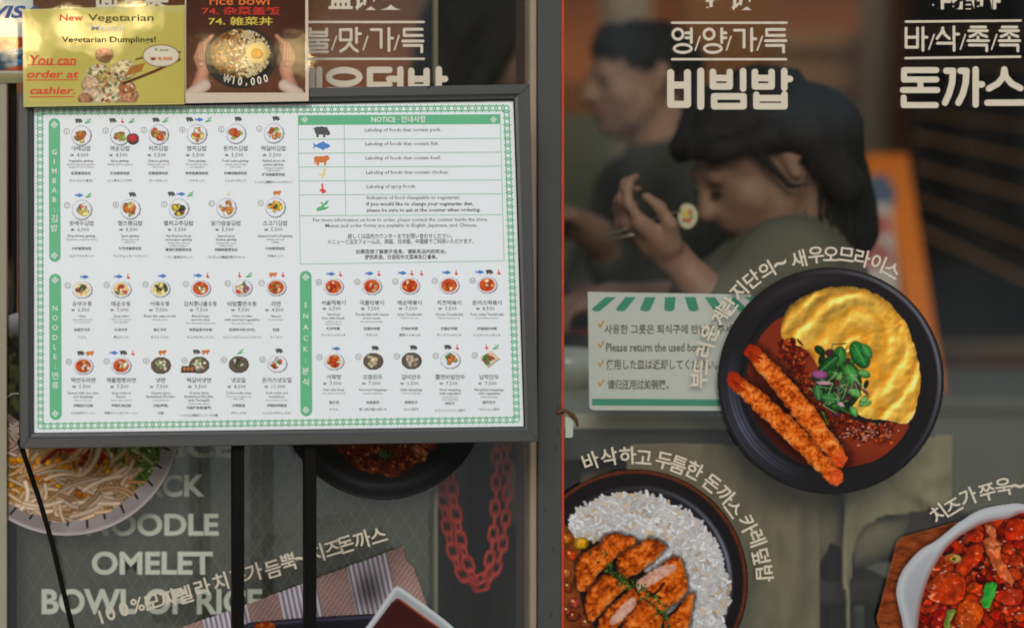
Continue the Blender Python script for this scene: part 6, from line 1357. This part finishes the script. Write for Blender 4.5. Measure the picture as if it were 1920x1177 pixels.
# --- person in black behind the left pane, seen over the menu frame
fx = G(915, 300, 1.0).x
bl = thing('person', 'person with black hair and dark clothes seen over the menu frame in the left pane', 'person', (fx+0.02, 1.0, 0))
Hb = W_(925, 75, 1.0); hp, HP = head_prims(Hb, 20, 1.05, 1); nk1 = Hb+Vector((-0.05, 0, -0.2)); hb_ = Vector((fx-0.02, 1.0, 0.80)); s1, s2 = nk1+Vector((0, -0.19, -0.05)), nk1+Vector((0, 0.19, -0.05))
el1, el2 = s1+Vector((0.05, -0.04, -0.28)), s2+Vector((0.05, 0.04, -0.28)); wr1, wr2 = el1+Vector((0.18, 0.06, -0.12)), el2+Vector((0.18, -0.06, -0.12))
sk = hp+[c(Vector(HP(-0.03, 0, -0.07)), nk1, 0.055, 0.062), c(nk1+Vector((0.01, 0, -0.06)), hb_, 0.06, 0.12), c(s1, s2, 0.06, 0.06), c(s1, el1, 0.045, 0.038), c(el1, wr1, 0.038, 0.026), c(s2, el2, 0.045, 0.038), c(el2, wr2, 0.038, 0.026)]+hand_prims(wr1, Vector((1, 0.1, -0.3)), Vector((0, 0, -1)), 1, 0.7)+hand_prims(wr2, Vector((1, -0.1, -0.3)), Vector((0, 0, -1)), 1, 0.7)
for sgn in (-1, 1):
    a_ = Vector((fx-0.02+0.02*sgn, 1.0+sgn*0.1, 0.07)); k_ = Vector((fx+0.02, 1.0+sgn*0.1, 0.45)); sk += [c(hb_+Vector((0, sgn*0.09, -0.03)), k_, 0.08, 0.055), c(k_, a_, 0.052, 0.036), c(a_, a_+Vector((0.15, 0, -0.033)), 0.033, 0.026)]
body('skin_body', sk, M_skin, bl, 0.0075, 0.022)
body('top', [c(nk1+Vector((0, 0, -0.05)), hb_, 0.115, 0.15), c(s1, s2, 0.085, 0.085), c(s1, el1, 0.07, 0.06), c(el1, el1.lerp(wr1, 0.8), 0.058, 0.042), c(s2, el2, 0.07, 0.06), c(el2, el2.lerp(wr2, 0.8), 0.058, 0.042)], M_bshirt, bl, 0.011, 0.04)
body('trousers', sum([[c(hb_+Vector((0, sgn*0.085, 0)), Vector((fx+0.02, 1.0+sgn*0.1, 0.45)), 0.105, 0.082), c(Vector((fx+0.02, 1.0+sgn*0.1, 0.45)), Vector((fx-0.02, 1.0+sgn*0.1, 0.12)), 0.082, 0.075)] for sgn in (-1, 1)], []), M_bshirt, bl, 0.011, 0.03)
body('hair', [e(HP(-0.03, 0, 0.045), (0.115, 0.098, 0.098)), c(HP(-0.08, 0, 0.0), HP(-0.07, 0, -0.16), 0.08, 0.06), c(HP(0.0, 0.066, 0.03), HP(-0.02, 0.075, -0.12), 0.034, 0.03), c(HP(0.0, -0.066, 0.03), HP(-0.02, -0.075, -0.12), 0.034, 0.03)], M_hair, bl, 0.008, 0.02, strand=0.007)

# coat draped on the free chair in front of the window
stool('dining_chair', 'dark chair beside the woman with a khaki coat draped over it', G(1690, 800, 0.55).x, 0.62, 0.45, M_seat, None)
co = thing('coat', 'khaki coat hanging in folds behind the glass, lower right of the omelette sticker', 'coat', (G(1690, 800, 0.13).x, 0.13, 0.25))
def cloth(name, outline, y, amp, m, par):
    xs = [p_[0] for p_ in outline]; ys = [p_[1] for p_ in outline]; cv = Cv(min(xs), min(ys), max(xs), max(ys), 5.0); d = poly_sd(cv.X, cv.Y, smooth_poly(outline, 3))
    f = amp*(0.5*np.sin(cv.X*0.055+2.4*fbm(cv.X, cv.Y, 90, 2, 3)*3)+1.6*(fbm(cv.X*1.4, cv.Y*0.5, 60, 3, 6)-0.5)); idx = np.arange(cv.nx*cv.ny).reshape(cv.ny, cv.nx)
    k_ = (d < 2)[:-1, :-1]; fa = np.stack([idx[:-1, :-1][k_], idx[1:, :-1][k_], idx[1:, 1:][k_], idx[:-1, 1:][k_]], 1); u_, inv = np.unique(fa, return_inverse=True); fa = inv.reshape(fa.shape)
    P = []
    for i in u_: j, k2 = divmod(i, cv.nx); P.append(G(cv.X[j, k2], cv.Y[j, k2], y+f[j, k2]))
    o = mesh_obj(name, P, fa, m, par, True); so = o.modifiers.new('thick', 'SOLIDIFY'); so.thickness = 0.006; return o
cloth('coat_cloth', [(1584, 850), (1640, 835), (1720, 828), (1783, 815), (1790, 900), (1778, 935), (1730, 955), (1660, 962), (1620, 985), (1595, 1040), (1590, 1190), (1588, 1240), (1586, 1100)], 0.13, 0.016, M_khaki, co)

cl_ = thing('hanging_cloth', 'brownish khaki cloth hanging in soft folds below the table edge', 'cloth', (G(1370, 900, 0.16).x, 0.16, 0.25))
cloth('cloth_sheet', [(1178, 838), (1290, 832), (1420, 836), (1535, 832), (1538, 950), (1536, 1100), (1530, 1235), (1400, 1240), (1290, 1238), (1205, 1235), (1190, 1100), (1184, 960)], 0.105, 0.013, smat('dull_khaki', (122, 112, 86), rough=0.9, noise=0.2, nscale=9, bump=0.3, bscale=12), cl_)

bpy.data.objects.remove(_to)
